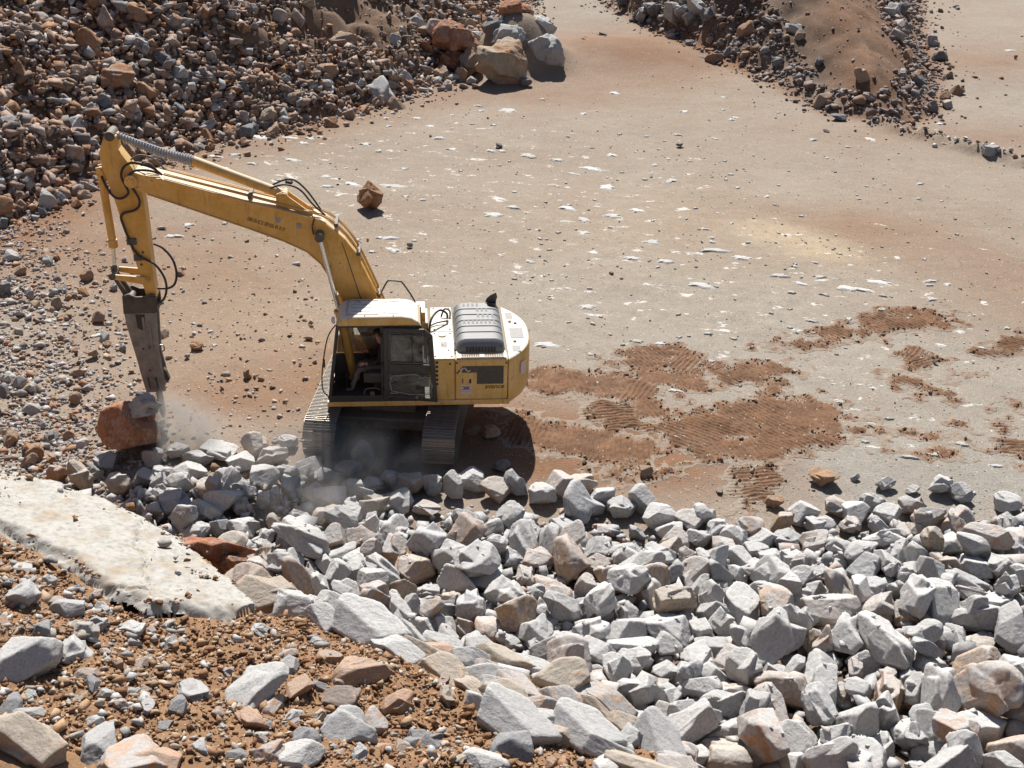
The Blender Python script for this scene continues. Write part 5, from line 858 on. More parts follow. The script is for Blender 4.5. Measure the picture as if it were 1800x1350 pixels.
# --- the heap of freshly broken grey blocks
HEAP = '723,1432,159,48,-62,-15,42,9;453,1619,106,-66,275,96,52,20;368,1329,167,70,-54,-70,49,23;618,1594,119,258,-9,191,46,24;270,1357,145,-164,-32,49,43,3;809,1703,85,-143,-76,-162,46,19;479,1435,119,68,48,127,48,11;96,1500,138,-115,-278,48,45,10;528,1398,120,111,-74,-130,51,8;320,1314,130,-7,-265,153,38,9;-153,1900,76,57,-1,-181,50,2;111,1850,71,237,19,191,46,18;-58,1806,100,31,-272,-117,42,2;662,1437,130,-19,90,-150,42,3;381,1519,113,140,-11,218,33,9;-382,1887,88,38,-41,280,44,3;556,1709,78,188,-120,-30,46,23;275,1659,73,-173,25,-17,46,7;458,1285,162,-203,-55,14,30,16;222,1776,94,49,1,54,42,0;288,1724,84,147,-117,-110,46,6;575,1634,89,0,60,-249,42,19;758,1742,90,13,-64,192,46,21;843,1644,113,0,245,8,42,13;12,1648,106,219,-5,-236,41,5;-86,1781,66,-188,8,-77,50,4;753,1552,107,24,243,-51,46,17;654,1351,164,-177,40,110,34,7;438,1483,102,-286,22,-13,39,25;145,2102,26,2,-73,226,41,20;210,1441,135,210,43,45,33,22;98,1697,91,164,-263,-4,32,24;-175,1830,58,-27,314,75,46,11;409,1749,52,-22,-257,-191,39,20;-498,1822,100,3,271,26,30,18;345,1441,108,114,312,-7,32,9;935,1982,60,86,-39,-80,43,14;712,1731,105,-255,-87,93,41,6;3,1745,76,-70,60,102,46,22;-183,1669,84,26,-231,-127,36,22;692,1380,126,-135,32,-299,46,21;162,1705,102,-304,-51,60,38,10;652,1739,73,-150,-21,-226,42,18;616,1263,165,95,-46,74,46,17;467,1731,82,-296,-21,-128,43,25;31,1952,46,47,-1,129,46,11;-61,1688,85,112,43,-181,46,11;-228,1703,100,37,39,-248,31,9;491,1855,53,-28,-28,31,40,10;418,1333,144,106,-26,244,34,17;-85,1923,62,-254,-70,48,45,3;520,1316,120,-104,-4,-179,34,19;633,1478,120,-255,-102,-105,31,12;-320,2005,46,309,66,92,44,11;203,1558,91,-156,40,251,36,22;631,1386,124,-26,58,-160,34,16;892,2062,37,-239,-9,66,35,9;309,1498,92,13,-259,180,33,23;140,1631,87,-136,37,159,42,22;-301,1676,90,-4,-256,38,32,0;198,1364,128,-59,276,-74,44,15;844,2072,41,183,-15,2,33,3;178,1521,106,192,41,-113,32,20;50,1618,94,-52,4,104,32,22;-447,1740,97,-95,75,68,36,15;-366,1762,77,212,76,-63,34,5;-354,2098,30,16,-267,-35,41,23;200,1652,76,127,38,127,36,7;578,1423,125,31,-133,-93,29,19;879,1935,76,-22,-252,53,36,25;871,1901,47,48,12,301,46,13;56,1889,49,-245,-5,55,28,18;656,1303,149,-213,86,-32,34,16;599,1790,67,-91,44,-131,40,20;772,1838,83,107,-85,-105,37,17;241,1833,72,-34,259,-9,43,8;242,1275,144,128,53,-250,30,24;511,1551,83,-24,-295,48,42,23;753,1331,139,-23,12,22,46,5;-208,1898,55,-37,-77,294,34,12;-223,1798,78,-127,-230,18,42,6;734,1994,40,63,51,265,38,25;608,2004,18,-35,-23,93,32,12;685,1566,93,24,-3,-112,36,5;-274,1721,76,-133,-65,217,35,22;-506,1954,56,-13,22,109,36,15;320,1595,75,-289,-21,-128,28,2;-139,1630,82,60,-29,-9,33,10;595,1473,107,25,-199,-205,39,6;-223,1963,43,255,32,158,46,16;150,1564,101,-119,18,-258,34,23;-303,1786,79,53,-8,-119,29,12;550,1488,109,-174,-62,-217,27,7;-662,2038,51,-11,77,-140,32,2;397,1867,32,-82,89,32,30,14;4,2062,26,-249,-28,-111,30,9;805,1938,69,-89,131,41,30,24;702,1286,153,-242,33,-15,33,7;-616,1957,78,-98,-58,58,32,21;693,1629,106,273,-50,14,23,9;410,1435,104,-295,-102,58,36,23;135,1412,137,-215,-27,-175,48,18;-27,1640,81,0,26,172,30,24;341,1861,36,-2,-62,32,32,20;-566,2046,58,243,-28,-12,36,4;625,1340,121,-236,-28,-63,27,21;-248,1631,110,-64,70,264,21,18;554,1356,114,23,-49,-89,30,11;-594,1934,55,37,-24,-63,35,0;-98,1852,67,-33,28,-264,36,18;661,1880,46,-109,-79,-111,36,7;502,1486,96,-90,228,113,34,14;364,1759,71,32,-52,66,26,2;-322,1919,56,132,102,115,29,1;846,1966,48,17,70,178,46,5;370,1681,74,0,-113,52,26,15;364,1717,63,-220,143,36,35,7;205,1603,80,122,5,-302,38,8;344,1628,66,-297,24,-100,30,23;886,1776,96,-55,-219,92,31,3;598,1389,111,31,-13,-199,30,5;604,1360,134,-193,-25,134,19,19;629,1778,79,-75,87,-133,33,13;669,1928,56,276,-20,75,28,25;80,1936,47,-49,-262,-144,33,18;844,1838,56,186,20,-29,29,24;488,1370,121,-73,11,-301,25,11;330,1669,65,-168,8,214,29,15;265,1608,86,-54,312,-77,24,5;587,1585,78,-5,-27,14,30,23;-234,1752,91,-23,-149,-93,34,5;918,1890,54,-205,66,161,33,3;-335,1691,78,10,49,143,30,12;-589,2011,49,-92,-16,-73,35,11;-271,2084,23,-99,-14,-310,27,19;64,1564,99,98,59,-93,31,1;-402,1795,92,-61,80,61,27,9;782,1463,165,48,88,287,45,6;-575,2152,30,-32,247,99,26,3;169,1938,36,-140,-46,20,30,7;262,1793,57,5,-88,107,36,20;557,1801,46,-45,60,-18,32,22;140,1766,80,-15,192,-29,23,1;12,1602,89,-21,-66,-251,27,16;402,1635,73,244,-215,8,34,24;-127,1660,106,65,225,27,22,14;778,1918,50,135,114,-69,32,14;-275,1922,52,100,44,-311,36,6;377,1427,128,-56,273,76,23,22;326,1363,122,113,-19,43,26,9;677,1569,126,0,90,60,24,21;212,1703,67,-23,46,-91,28,3;-327,1755,71,64,-226,-66,30,15;648,1952,36,19,25,-58,33,3;537,1831,62,175,18,-274,24,24;296,1526,106,206,2,41,22,12;257,1543,86,-107,289,21,21,7;777,1413,142,121,51,219,33,24;303,1860,45,108,-23,-107,27,2;-451,2141,33,36,-274,22,30,10;705,1727,64,17,-308,19,33,0;527,1612,96,-137,-105,60,23,20;-248,1869,75,300,-62,-49,24,1;687,2070,17,41,-286,-97,25,2;-674,2128,34,130,49,-237,29,10;747,1941,40,56,62,-181,24,18;154,1853,51,-116,273,32,29,14;-67,1637,82,137,3,233,24,15;569,1558,84,126,103,-181,24,11;652,1800,56,28,80,-187,34,0;-311,1872,48,51,-4,49,37,8;810,1883,55,67,-254,144,35,19;232,1414,110,-131,-63,-49,24,7;-261,1965,56,3,-9,157,29,6;15,1884,46,-289,-40,125,24,19;-191,1743,72,128,238,-40,31,4;435,1890,19,265,62,44,28,17;539,1934,28,96,-8,-69,26,2;-58,1597,83,298,17,156,29,0;265,1758,63,-261,84,-78,28,16;-31,1809,61,310,-6,124,42,4;715,1896,50,309,64,16,44,13;-170,2092,15,45,-306,-25,26,0;410,1289,144,103,-40,-52,22,5;506,1795,70,-40,-173,139,33,17;471,1555,94,-142,-1,74,22,5;-19,1906,62,102,12,271,23,12;772,1391,116,-109,12,24,22,24;268,1305,129,-152,36,242,28,22;-185,1552,96,-96,-82,218,24,9;861,1747,68,-28,-40,-145,39,12;-550,1949,55,-21,87,-106,23,1;251,1467,101,-48,-263,90,26,3;336,1537,81,-52,12,263,27,7;-418,1688,92,-7,309,61,22,23;731,1659,76,-8,16,207,26,24;-484,1778,84,-15,-229,216,36,25;804,1650,76,28,-313,-32,31,13;114,1914,75,-83,-37,143,30,23;490,1662,100,45,-110,291,23,24;233,1879,48,152,24,-69,46,15;469,1921,16,-13,35,254,33,15;639,2081,14,-16,-226,-78,22,13;-103,1641,78,-47,56,-109,25,16;766,1662,73,194,-19,-150,26,22;-388,1834,61,-28,242,187,27,5;-721,2161,20,-141,43,127,29,17;326,1980,26,11,-170,143,34,1;392,1914,32,-294,-69,104,37,7;338,1903,42,169,-147,-30,26,18;-307,2121,28,174,-63,-76,28,16;-382,1685,80,-111,297,-3,24,0;299,1932,32,57,266,58,34,5;-541,2117,30,-29,65,-110,23,19;742,2069,16,94,31,209,26,11;-314,2066,25,-8,-20,231,30,12;-228,1618,77,73,-271,30,22,2;633,1918,35,285,85,33,19,19;-399,1717,80,88,18,-208,23,12;-140,1778,53,11,-17,30,18,3;-31,2000,39,72,80,289,25,5;-432,1791,73,6,91,28,32,21;-594,2085,63,-70,-217,-121,24,13;363,1488,90,12,31,198,38,15;-491,2077,38,303,-73,-93,22,22;33,1833,48,-248,27,151,22,3;-356,2029,35,12,301,5,25,9;-78,2008,42,-127,51,-72,34,25;-448,1965,48,98,-100,214,21,9;367,1564,82,116,-86,-243,36,10;-388,1637,98,-177,89,-178,26,8;1008,2094,17,-172,-27,-112,21,18;730,1835,57,242,122,-85,22,24;287,1536,80,-14,-285,98,27,17;1006,2026,29,26,-284,93,43,13;527,1599,68,102,312,4,30,8;532,1499,85,-104,11,-92,18,1;-437,2122,20,-34,71,191,20,20;231,1928,31,312,11,14,32,25;-168,1700,76,178,251,-12,23,15;706,1798,65,124,86,210,27,0;70,1816,48,-302,-5,-76,24,0;430,1371,119,-22,2,-25,32,4;344,1792,62,97,240,45,26,21;53,1736,72,61,123,-276,22,24;-211,1656,65,267,18,53,21,17;83,1754,68,-256,-27,-91,28,9;-696,2017,44,22,-211,40,27,23;276,1888,64,236,-55,-50,30,19;255,2031,15,-15,-272,176,21,18;-532,2051,37,208,3,-137,26,15;194,2040,12,-2,-276,147,23,13;-357,1821,53,238,-15,-171,27,4;-99,1602,83,-35,21,-183,29,11;270,1419,112,193,-56,-219,31,8;516,1640,78,119,228,109,25,20;794,1811,70,141,10,-232,25,12;62,1704,69,214,-28,96,28,10;447,1801,40,1,232,-125,46,21;-404,1756,71,234,17,-149,26,16;582,1892,27,-51,-21,117,23,12;138,1720,67,97,170,-190,31,10;-159,1519,112,247,-115,-3,42,15;785,2054,18,145,-3,-124,23,8;-710,2103,27,-14,-257,-81,24,10;643,1532,92,-283,19,142,25,1;982,1980,37,-104,68,-217,25,6;-286,1807,59,-96,221,-26,27,14;-277,1844,57,-80,-277,-63,28,19;-103,1689,84,-35,95,-71,21,11;-552,1840,71,-75,20,-285,30,4;-200,1703,64,-267,26,97,28,25;189,1809,64,71,-16,-45,28,12;-460,1934,50,46,-26,130,17,18;-98,1735,62,-37,12,-29,22,9;-409,2010,39,175,25,-20,28,15;-331,1836,58,-69,-39,272,23,21;547,1895,36,-5,-19,82,25,6;170,1450,107,-104,46,-275,26,14;-370,1718,79,301,101,-16,30,13;-476,2107,28,135,-28,-121,22,3;704,1850,74,228,-57,-148,19,6;-442,1852,64,76,63,-106,23,2;832,1801,58,84,304,-45,27,3;-460,1894,57,86,39,264,25,0;937,1811,94,207,32,-51,28,22;810,2057,20,-2,-234,-200,20,10;367,1894,58,299,-8,-131,23,8;614,1534,94,1,126,-19,23,15;754,1873,48,36,311,77,32,14;383,1341,115,-130,13,206,40,7;93,1610,79,-29,-12,127,27,12;503,1687,77,-154,-66,1,28,3;108,2023,21,50,12,224,37,13;595,1314,117,3,266,-110,22,15;240,1507,89,-20,25,19,24,8;430,1548,74,-238,-104,68,28,15;77,1671,70,0,31,-32,19,11;508,1773,44,-177,-28,-3,28,16;-481,1843,67,-136,-15,-229,33,6;720,1697,70,-301,87,-70,21,15;763,1602,89,-116,42,102,28,1;911,1817,63,-2,185,-5,31,1;443,1407,95,-28,17,-205,29,22;266,1585,71,-6,302,0,17,11;-515,2197,15,-159,34,243,17,4;556,1450,107,118,77,232,23,23;-305,1642,83,-119,-228,111,27,7;-395,2043,41,66,-43,263,16,2;0,1562,93,-258,-15,-74,26,4;143,1499,101,-106,50,66,25,13;-24,1684,72,-11,-182,202,21,15;-623,1985,52,77,-94,73,30,12;-1,1848,43,-160,14,-87,20,22;544,1981,13,169,-10,-247,24,6;405,1576,72,0,127,-268,27,0;-863,2090,19,-42,40,114,32,11;899,1706,101,-131,31,-216,46,10;-622,2077,42,-48,-53,231,19,22;346,1937,33,2,-57,73,30,4;709,1612,81,104,-15,-56,26,11;687,1466,108,-9,-253,-114,32,4;243,1703,60,73,-32,-117,22,3;-426,1906,49,-43,14,-19,22,3;-439,1643,100,-148,36,260,36,14;650,1833,50,-33,232,92,29,5;-416,1836,83,171,-83,23,16,2;580,1510,87,-295,-21,-123,25,0;-759,2050,31,99,-105,82,17,9;-644,2146,23,67,202,200,23,10;614,1940,23,-131,-10,-287,19,7;-407,2154,13,-136,45,89,22,17;207,1435,105,49,293,-26,25,13;595,1966,17,-49,32,95,18,11;68,1849,46,102,78,-157,18,1;1040,2106,16,-28,-216,118,22,2;146,1533,92,81,-12,297,23,11;689,1828,51,-54,-268,45,28,5;180,1889,39,91,13,-41,25,1;963,1904,51,52,-25,-274,38,11;695,1685,70,80,104,124,20,13;166,1683,67,-96,4,64,25,15;-401,2116,17,-15,45,73,23,13;-258,2004,34,94,-100,195,26,9;40,2073,10,245,17,75,21,0;-153,1584,83,11,-273,21,21,18;313,1814,47,-204,-11,178,26,15;-195,1591,80,-3,-20,277,29,12;-729,2034,36,-27,61,171,23,22;429,1673,66,86,-85,-84,43,4;214,1763,52,-193,-95,134,19,15;602,1547,81,-172,97,50,15,17;-505,2150,19,50,-21,-194,13,24;-443,1695,82,-7,280,-120,23,11;-628,2113,30,-309,-83,-61,24,2;-276,2123,18,6,-88,261,22,20;-594,2181,16,279,-2,-139,26,16;472,1590,64,18,-17,-68,26,16;-265,1625,79,244,-10,200,21,5;122,1765,55,23,-306,-60,30,13;615,1864,42,-158,-248,-11,24,8;110,1522,102,-199,27,-20,34,21;471,1319,127,-80,46,-57,42,13;459,1448,88,-94,-250,64,21,5;343,1410,99,-126,212,110,17,17;471,1510,82,188,-14,-71,29,0;-362,1662,76,292,25,114,21,16;-787,2065,37,79,25,293,19,13;601,1836,47,-33,-130,261,29,1;-57,2031,27,-123,-91,-145,28,22;564,1306,117,245,41,137,20,15;-763,2102,18,-289,-7,-80,15,25;381,1285,119,-128,16,212,31,7;-9,1920,39,33,72,-286,25,21;423,1942,9,43,4,35,21,0;-41,1965,34,48,225,78,21,15;49,1788,51,-99,-8,-94,16,25;800,1986,36,-65,95,197,29,23;696,1647,78,91,1,53,24,12;125,1937,37,-149,-54,-200,27,19;-150,1718,61,12,-3,232,32,4;-334,1621,103,56,-18,231,24,21;-251,1656,79,148,89,232,28,2;-350,1959,37,-268,10,-91,21,25;194,1960,25,38,5,117,22,11;-399,1942,59,304,-60,94,42,10;-294,1611,87,40,183,111,21,18;796,1778,59,-206,-30,-206,28,5;-164,2002,30,-259,-16,142,27,2;-23,1886,39,119,3,-33,20,0;665,1248,140,15,275,109,35,21;-9,1972,29,135,-16,-47,30,6;-508,2035,37,-105,-13,-115,13,13;-699,1984,42,-121,48,169,22,14;-400,1660,81,32,24,253,18,2;707,1766,57,32,-112,156,18,9;140,1981,24,22,-311,-124,32,13;690,1957,39,96,-86,-170,25,1;299,1465,91,217,-30,113,18,10;548,1676,59,91,31,278,31,16;614,1900,29,212,17,199,20,3;-265,1760,61,-4,16,-81,31,5;866,1609,87,234,-1,222,27,23;710,1423,112,-34,7,-20,22,2;374,1529,77,26,-59,278,17,16;209,1474,105,-50,-236,34,33,10;674,1678,67,0,275,-153,16,12;175,1755,61,107,30,105,33,24;499,1661,53,45,175,-191,25,10;-410,2057,27,62,-18,-179,17,24;413,1522,76,-57,19,306,26,13;306,1711,54,-19,292,-136,26,13;-287,1962,40,-227,42,-170,22,7;145,1892,37,-33,64,237,22,20;948,2070,20,295,23,125,28,20;-594,1976,41,-13,-41,160,13,23;-395,1876,58,-115,-43,-189,26,4;384,1649,53,-214,8,125,25,4;77,1995,33,6,73,-259,25,4;818,1554,99,-36,52,-236,33,20;-130,1678,76,108,124,-168,23,18;158,1475,109,54,-287,-4,24,10;-473,1726,79,220,-28,-106,23,23;431,1464,80,266,-8,-5,18,12;-353,1910,43,-40,42,89,22,15;6,1682,75,79,32,164,34,13;950,1980,29,-89,274,-51,21,15;-647,1925,49,-21,73,261,23,19;728,1961,26,20,-5,-51,21,13;925,1966,30,-300,13,124,20,0;-36,1539,98,310,47,-64,21,16;747,1482,117,167,5,154,38,2;-515,2016,39,179,-58,88,12,22;-179,1963,39,154,87,-210,24,2;1027,2066,18,-140,70,-222,19,10;909,1855,45,-58,-13,-123,15,11;927,2120,19,-30,-204,46,20,9;976,1942,34,-112,20,-145,15,1;347,1812,38,48,-9,177,29,11;-441,2168,12,-235,75,-26,16,23;32,2050,11,-82,18,266,15,24;898,1955,37,-203,1,-102,25,3;-553,2079,34,-96,-70,-278,22,11;-355,1606,91,-167,26,212,34,4;-602,2051,37,-46,281,-134,20,19;-634,2067,28,-195,25,183,16,4;338,1700,47,43,313,8,19,14;390,1687,51,46,222,28,24,15;411,1495,81,-8,265,128,23,0;-669,2082,32,54,61,138,25,18;105,1491,102,313,12,-83,18,12;-454,2001,40,277,11,67,18,12;157,1789,55,-95,-95,-275,23,19;867,1584,116,-278,51,141,33,10;648,1995,21,53,-291,108,27,21;867,2087,16,-33,4,-74,25,4;265,1377,112,-22,-12,-56,32,4;-493,1901,50,-7,-4,-88,15,8;-229,1727,71,-229,-103,115,21,21;-24,2029,17,62,-6,236,23,13;-522,1822,65,2,-66,12,14,20;-391,1982,39,-19,28,16,21,5;351,1672,50,-311,-36,118,21,13;657,1644,76,-274,-25,-91,27,1;466,1368,99,143,220,-107,24,23;920,1774,67,-149,-227,-39,24,7;491,1250,156,251,53,105,34,15;-468,2168,17,-209,-47,183,15,3;309,1738,43,24,11,38,15,2;561,1403,101,50,-114,282,15,20;800,2075,10,-23,308,67,18,17;-474,2192,11,-11,303,-153,12,10;657,1339,126,19,-192,-183,29,6;-546,2146,19,-14,23,251,21,4;444,1298,116,-194,224,-33,27,2;-126,1875,41,-40,311,-18,17,9;263,1720,51,-217,84,95,17,23;-99,2074,15,99,-26,-52,21,21;801,1522,122,-135,101,15,35,5;-88,1964,35,-12,264,-182,35,15;190,1832,41,-58,38,-270,24,19;1037,1811,78,155,-20,-218,25,22;959,1416,168,-11,-299,78,34,24;1145,1662,125,129,22,-92,21,18;65,1223,154,24,22,-10,46,24;1158,1714,105,312,9,116,37,25;1125,1963,64,143,-15,-101,44,23;993,1566,110,-257,-44,-45,33,14;942,1568,115,-25,-213,144,28,22;722,1118,160,121,-58,142,46,11;1098,1610,121,3,81,-230,21,16;1146,1441,133,-49,242,75,28,5;812,1237,158,-53,292,-82,34,15;1113,1676,95,-15,51,165,29,24;1160,1614,105,221,-28,-197,46,5;1006,1384,160,204,-59,65,41,3;-36,1169,167,167,-32,196,46,9;839,1473,136,-99,74,-74,46,8;1084,1546,117,-209,17,214,36,21;887,1523,131,15,-54,136,23,12;130,1179,157,239,-68,56,38,18;308,1094,156,-11,92,200,43,1;1075,1425,142,-212,-101,42,24,12;915,1356,157,-61,-275,112,20,9;1072,1353,145,-115,109,95,46,17;1263,1433,136,-38,-70,284,50,11;966,1866,69,157,9,-263,24,12;1043,1597,113,41,-286,-108,47,20;1095,1923,74,-117,23,243,28,9;-155,1191,153,-28,211,-195,36,3;929,1528,124,112,-31,62,18,0;946,1353,169,100,-75,205,37,12;930,1441,146,43,-22,114,25,12;916,1505,141,80,2,86,34,21;-665,1211,154,129,-64,241,31,20;854,1375,157,104,30,47,40,6;986,1747,94,39,-31,34,34,23;201,1158,163,-7,-86,-166,36,24;1034,1885,93,-223,3,-143,37,7;859,1211,160,-108,-250,-111,27,9;1068,1397,163,76,-68,108,38,0;-340,1181,168,-298,62,-59,36,3;1006,1315,154,155,191,-55,46,6'
heap_items = []; heap_fill = []
for k, row in enumerate(HEAP.split(';')):
    q = [int(c) for c in row.split(',')]; x, y, z = q[0] / 100, q[1] / 100, q[2] / 100; s = q[6] / 100
    p = project([x, y, z])
    if k >= 300: heap_fill.append((x, y, z, s, q[5] / 100, q[3] / 100)); continue
    left = x < -3.5
    w = rs.choice(['pale grey', 'grey', 'blue grey', 'pinkish grey', 'rust stained grey', 'tan', 'brown'], p=[.30, .27, .12, .12, .11, .05, .03] if not left else [.26, .26, .14, .10, .12, .05, .07])
    o = stone('grey_rock', rock_data('grey_rock', 100 + q[7], 5, 'grey'), (x, y, z), s * 1.04, (q[3] / 100, q[4] / 100, q[5] / 100), '', 'rock', 'blocks of the grey rock heap'); o.scale = tuple(min(s, .44) * 1.05 * c for c in rs.uniform(.80, 1.16, 3))
    tone(o, w); heap_items.append((o, w, s))
def heap_zone(u, v):
    col = 'below the hammer' if u < 430 else 'below the front track' if u < 640 else 'below the rear track' if u < 900 else 'right of the machine shadow' if u < 1150 else 'under the red tracked soil' if u < 1420 else 'by the right picture edge'
    row = 'on the heap rim' if v < 905 else 'high in the heap' if v < 1000 else 'mid heap' if v < 1120 else 'low in the heap' if v < 1230 else 'at the picture foot'
    return f'{row}, {col}'
label_sets(heap_items, 'block', heap_zone)
n = 7000; X = rs.uniform(-9.5, 13, n); Y = 11 + (heap_edge(X) - 11) * rs.rand(n) + .6 * rs.rand(n) ** 3; S = np.clip(rs.lognormal(-2.65, .55, n), .02, .2)
it = np.concatenate([np.stack([X, Y, terrain(X, Y) + .25 * S + rs.uniform(0, .12, n), S, rs.uniform(0, 6.3, n), rs.uniform(-.6, .6, n)], -1), np.array(heap_fill)])
tag(joined('rubble', it, 'greyfill', 2, seed0=5100), 'small grey stone chips lying between the blocks of the heap', kind='stuff')

# --- brown rubble slope
talus = []; used = []
def talus_soil(p):             # a bare run of red soil comes down the slope here
    return math.exp(-(((p[0] - 620) / 185) ** 2 + ((p[1] - 36) / 74) ** 2))
tries = 0
while len(talus) < 300 and tries < 20000:
    tries += 1
    x = rs.uniform(-21, 1); y = rs.uniform(30, 74); d = float(talus_d(x, y))
    if d < -.9 or d > 13: continue
    z = float(terrain(x, y)); p = project([x, y, z])
    if not (-30 < p[0] < 1000 and -25 < p[1] < 420) or rs.rand() < talus_soil(p) * 1.1: continue
    s = float(np.clip(rs.lognormal(-1.12, .36), .20, .75))
    if p[1] < 90: s *= .95
    if d < 0: s *= .8
    if any((x - a) ** 2 + (y - b) ** 2 < ((s + c) * .72) ** 2 for a, b, c in used): continue
    used.append((x, y, s)); w = rs.choice(['brown', 'orange brown', 'pinkish grey', 'tan', 'dark grey', 'grey', 'red brown', 'pale grey'], p=[.24, .16, .15, .11, .10, .12, .08, .04])
    o = stone('rubble_stone', rock_data('rubble_stone', 200 + rs.randint(0, 20), 4, 'brown'), (x, y, z + .22 * s), s, tuple(rs.uniform(-3.1, 3.1, 3)), '', 'rock', 'larger stones of the brown rubble slope'); tone(o, w); talus.append((o, w, s))
def talus_zone(u, v):
    a = 'by the left picture edge' if u < 130 else 'above the arm tip' if u < 330 else 'beyond the boom' if u < 520 else 'left of the boulder pile' if u < 760 else 'by the boulder pile'
    b = 'topmost on the rubble slope' if v < 35 else 'near the rubble slope top' if v < 70 else 'high on the rubble slope' if v < 105 else 'upper half of the rubble slope' if v < 140 else 'midway up the rubble slope' if v < 210 else 'low on the rubble slope' if v < 290 else 'foot of the rubble slope'
    return f'{b}, {a}'
label_sets(talus, 'stone', talus_zone)
it = []
while len(it) < 11000:
    n = 4000; X = rs.uniform(-22, 2, n); Y = rs.uniform(29, 76, n); D = talus_d(X, Y); Z = terrain(X, Y); P = project(np.stack([X, Y, Z], -1)); S = np.clip(rs.lognormal(-2.15, .52, n), .04, .36)
    pr = np.where(D > 0, 1.0, np.exp(D / .55)) * np.where(D > 14, 0, 1) * (P[:, 0] > -40) * (P[:, 0] < 1010) * (P[:, 1] > -30)
    so = np.exp(-(((P[:, 0] - 620) / 190) ** 2 + ((P[:, 1] - 36) / 78) ** 2)); pr = pr * (1 - .97 * so); S = S * (1 - .4 * so) * np.where(D < 0, .6, 1)
    for i in np.nonzero(rs.rand(n) < pr)[0]: it.append((X[i], Y[i], Z[i] + .3 * S[i] + rs.uniform(0, .18) * (D[i] > .4), S[i], rs.uniform(0, 6.3), rs.uniform(-.7, .7)))
tag(joined('rubble', it, 'brownfill', 2, seed0=5300), 'small brown and grey stones covering the rubble slope', kind='stuff')

# --- boulder pile at the foot of the slope
def boulder(px, py, w, h, z, seed, word, label, mat='brown', flat=1.0, rot=(0, 0, 0), name='boulder', base=None, depth=None):
    """px, py: where its middle shows; w, h: its size in photo pixels; z: height of its middle above the floor"""
    p = at(px, py, z) if base is None else np.array([0, 0, CAM_H]) + ray_dir(px, py) * base / ray_dir(px, py)[1]
    k = project(p)[2] / F_PX; me = rock_data(name + mat, seed, 5, mat, rough=.045 if name == 'boulder' else .024, blocky=seed == 351)
    co = np.empty(len(me.vertices) * 3, np.float32); me.vertices.foreach_get('co', co); e = np.ptp(co.reshape(-1, 3), axis=0); d = depth or .85 * w
    dep = math.atan2(CAM_H, p[1]); hh = max(.55 * h, (h - .5 * d * math.sin(dep)) / math.cos(dep))
    o = stone(name, me, p, (w * k / e[0], d * k / e[1], hh * k / e[2]), rot, label, 'boulder' if name == 'boulder' else 'rock'); tone(o, word); return o
boulder(886, 113, 104, 96, 0, 301, 'tan', 'biggest grey tan boulder at the front of the boulder pile', base=55.4, rot=(.05, .1, .2), depth=80)
boulder(806, 68, 90, 72, 0, 302, 'orange brown', 'orange boulder perched on the left of the boulder pile', 'redrock', rot=(0, .12, .2), base=57.0, depth=74)
boulder(955, 96, 78, 92, 0, 303, 'grey', 'rough grey boulder at the right end of the boulder pile', rot=(.1, .1, .5), base=57.4, depth=74)
boulder(897, 20, 60, 54, 0, 304, 'red brown', 'red brown boulder topping the pile at the upper picture edge', 'redrock', base=58.8)
boulder(874, 46, 52, 46, 0, 305, 'dark grey', 'dark grey boulder wedged below the topmost red one', rot=(.2, 0, .8), base=57.9)
boulder(895, 62, 66, 50, 0, 306, 'grey', 'pale topped grey boulder in the middle of the pile', rot=(0, -.2, .3), base=57.2)
boulder(948, 48, 58, 50, 0, 307, 'pale grey', 'pale speckled boulder at the upper right of the pile', rot=(.3, 0, .1), base=58.6)
boulder(826, 112, 54, 60, 0, 308, 'brown', 'shaded brown boulder left of the biggest boulder', rot=(.1, .2, 1.1), base=56.2)
boulder(792, 112, 48, 50, 0, 309, 'red brown', 'red brown boulder low on the left of the pile', 'redrock', base=56.4)
boulder(768, 54, 52, 54, 0, 310, 'pinkish grey', 'pinkish boulder behind the orange perched one', rot=(0, .3, .4), base=58.2)
boulder(688, 114, 58, 28, 0, 311, 'tan', 'flat tan slab lying among stones left of the boulder pile', rot=(.2, .35, .1), base=55.6)
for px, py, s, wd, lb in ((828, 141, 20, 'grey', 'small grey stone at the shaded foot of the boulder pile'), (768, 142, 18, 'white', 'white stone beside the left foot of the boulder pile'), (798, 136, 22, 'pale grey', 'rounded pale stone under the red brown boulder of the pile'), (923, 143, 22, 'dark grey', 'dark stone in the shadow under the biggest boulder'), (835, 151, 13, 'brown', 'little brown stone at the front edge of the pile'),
                        (1026, 75, 32, 'dark brown', 'dark brown clod on the floor right of the boulder pile'), (1018, 104, 20, 'brown', 'small brown stone right of the boulder pile'), (1060, 62, 16, 'dark grey', 'small dark stone between the boulder pile and the long mound'), (1003, 92, 18, 'tan', 'low tan stone touching the right of the boulder pile')):
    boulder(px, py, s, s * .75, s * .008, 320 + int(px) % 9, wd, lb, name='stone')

# --- fines caught on top of the heap
bpy.context.view_layer.update(); _dg = bpy.context.evaluated_depsgraph_get(); it = []
for i in range(800):
    x_ = rs.uniform(-8.5, 11.5); y_ = rs.uniform(12.5, float(heap_edge(x_)) + .1); ok_, l_, n_, _i, ob_, _m = scene.ray_cast(_dg, Vector((x_, y_, 5.5)), Vector((0, 0, -1)))
    if ok_ and ob_.name.startswith('grey_rock') and (n_.z > .75 or l_.z < .5): s_ = float(np.clip(rs.lognormal(-3.1, .55), .018, .15)); it.append((x_, y_, l_.z + .25 * s_, s_, rs.uniform(0, 6.3), rs.uniform(-.4, .4)))
tag(joined('stone_chips', it, 'chiplight', 2, flat=.5, seed0=5150), 'loose chips caught on top of the grey blocks', kind='stuff')

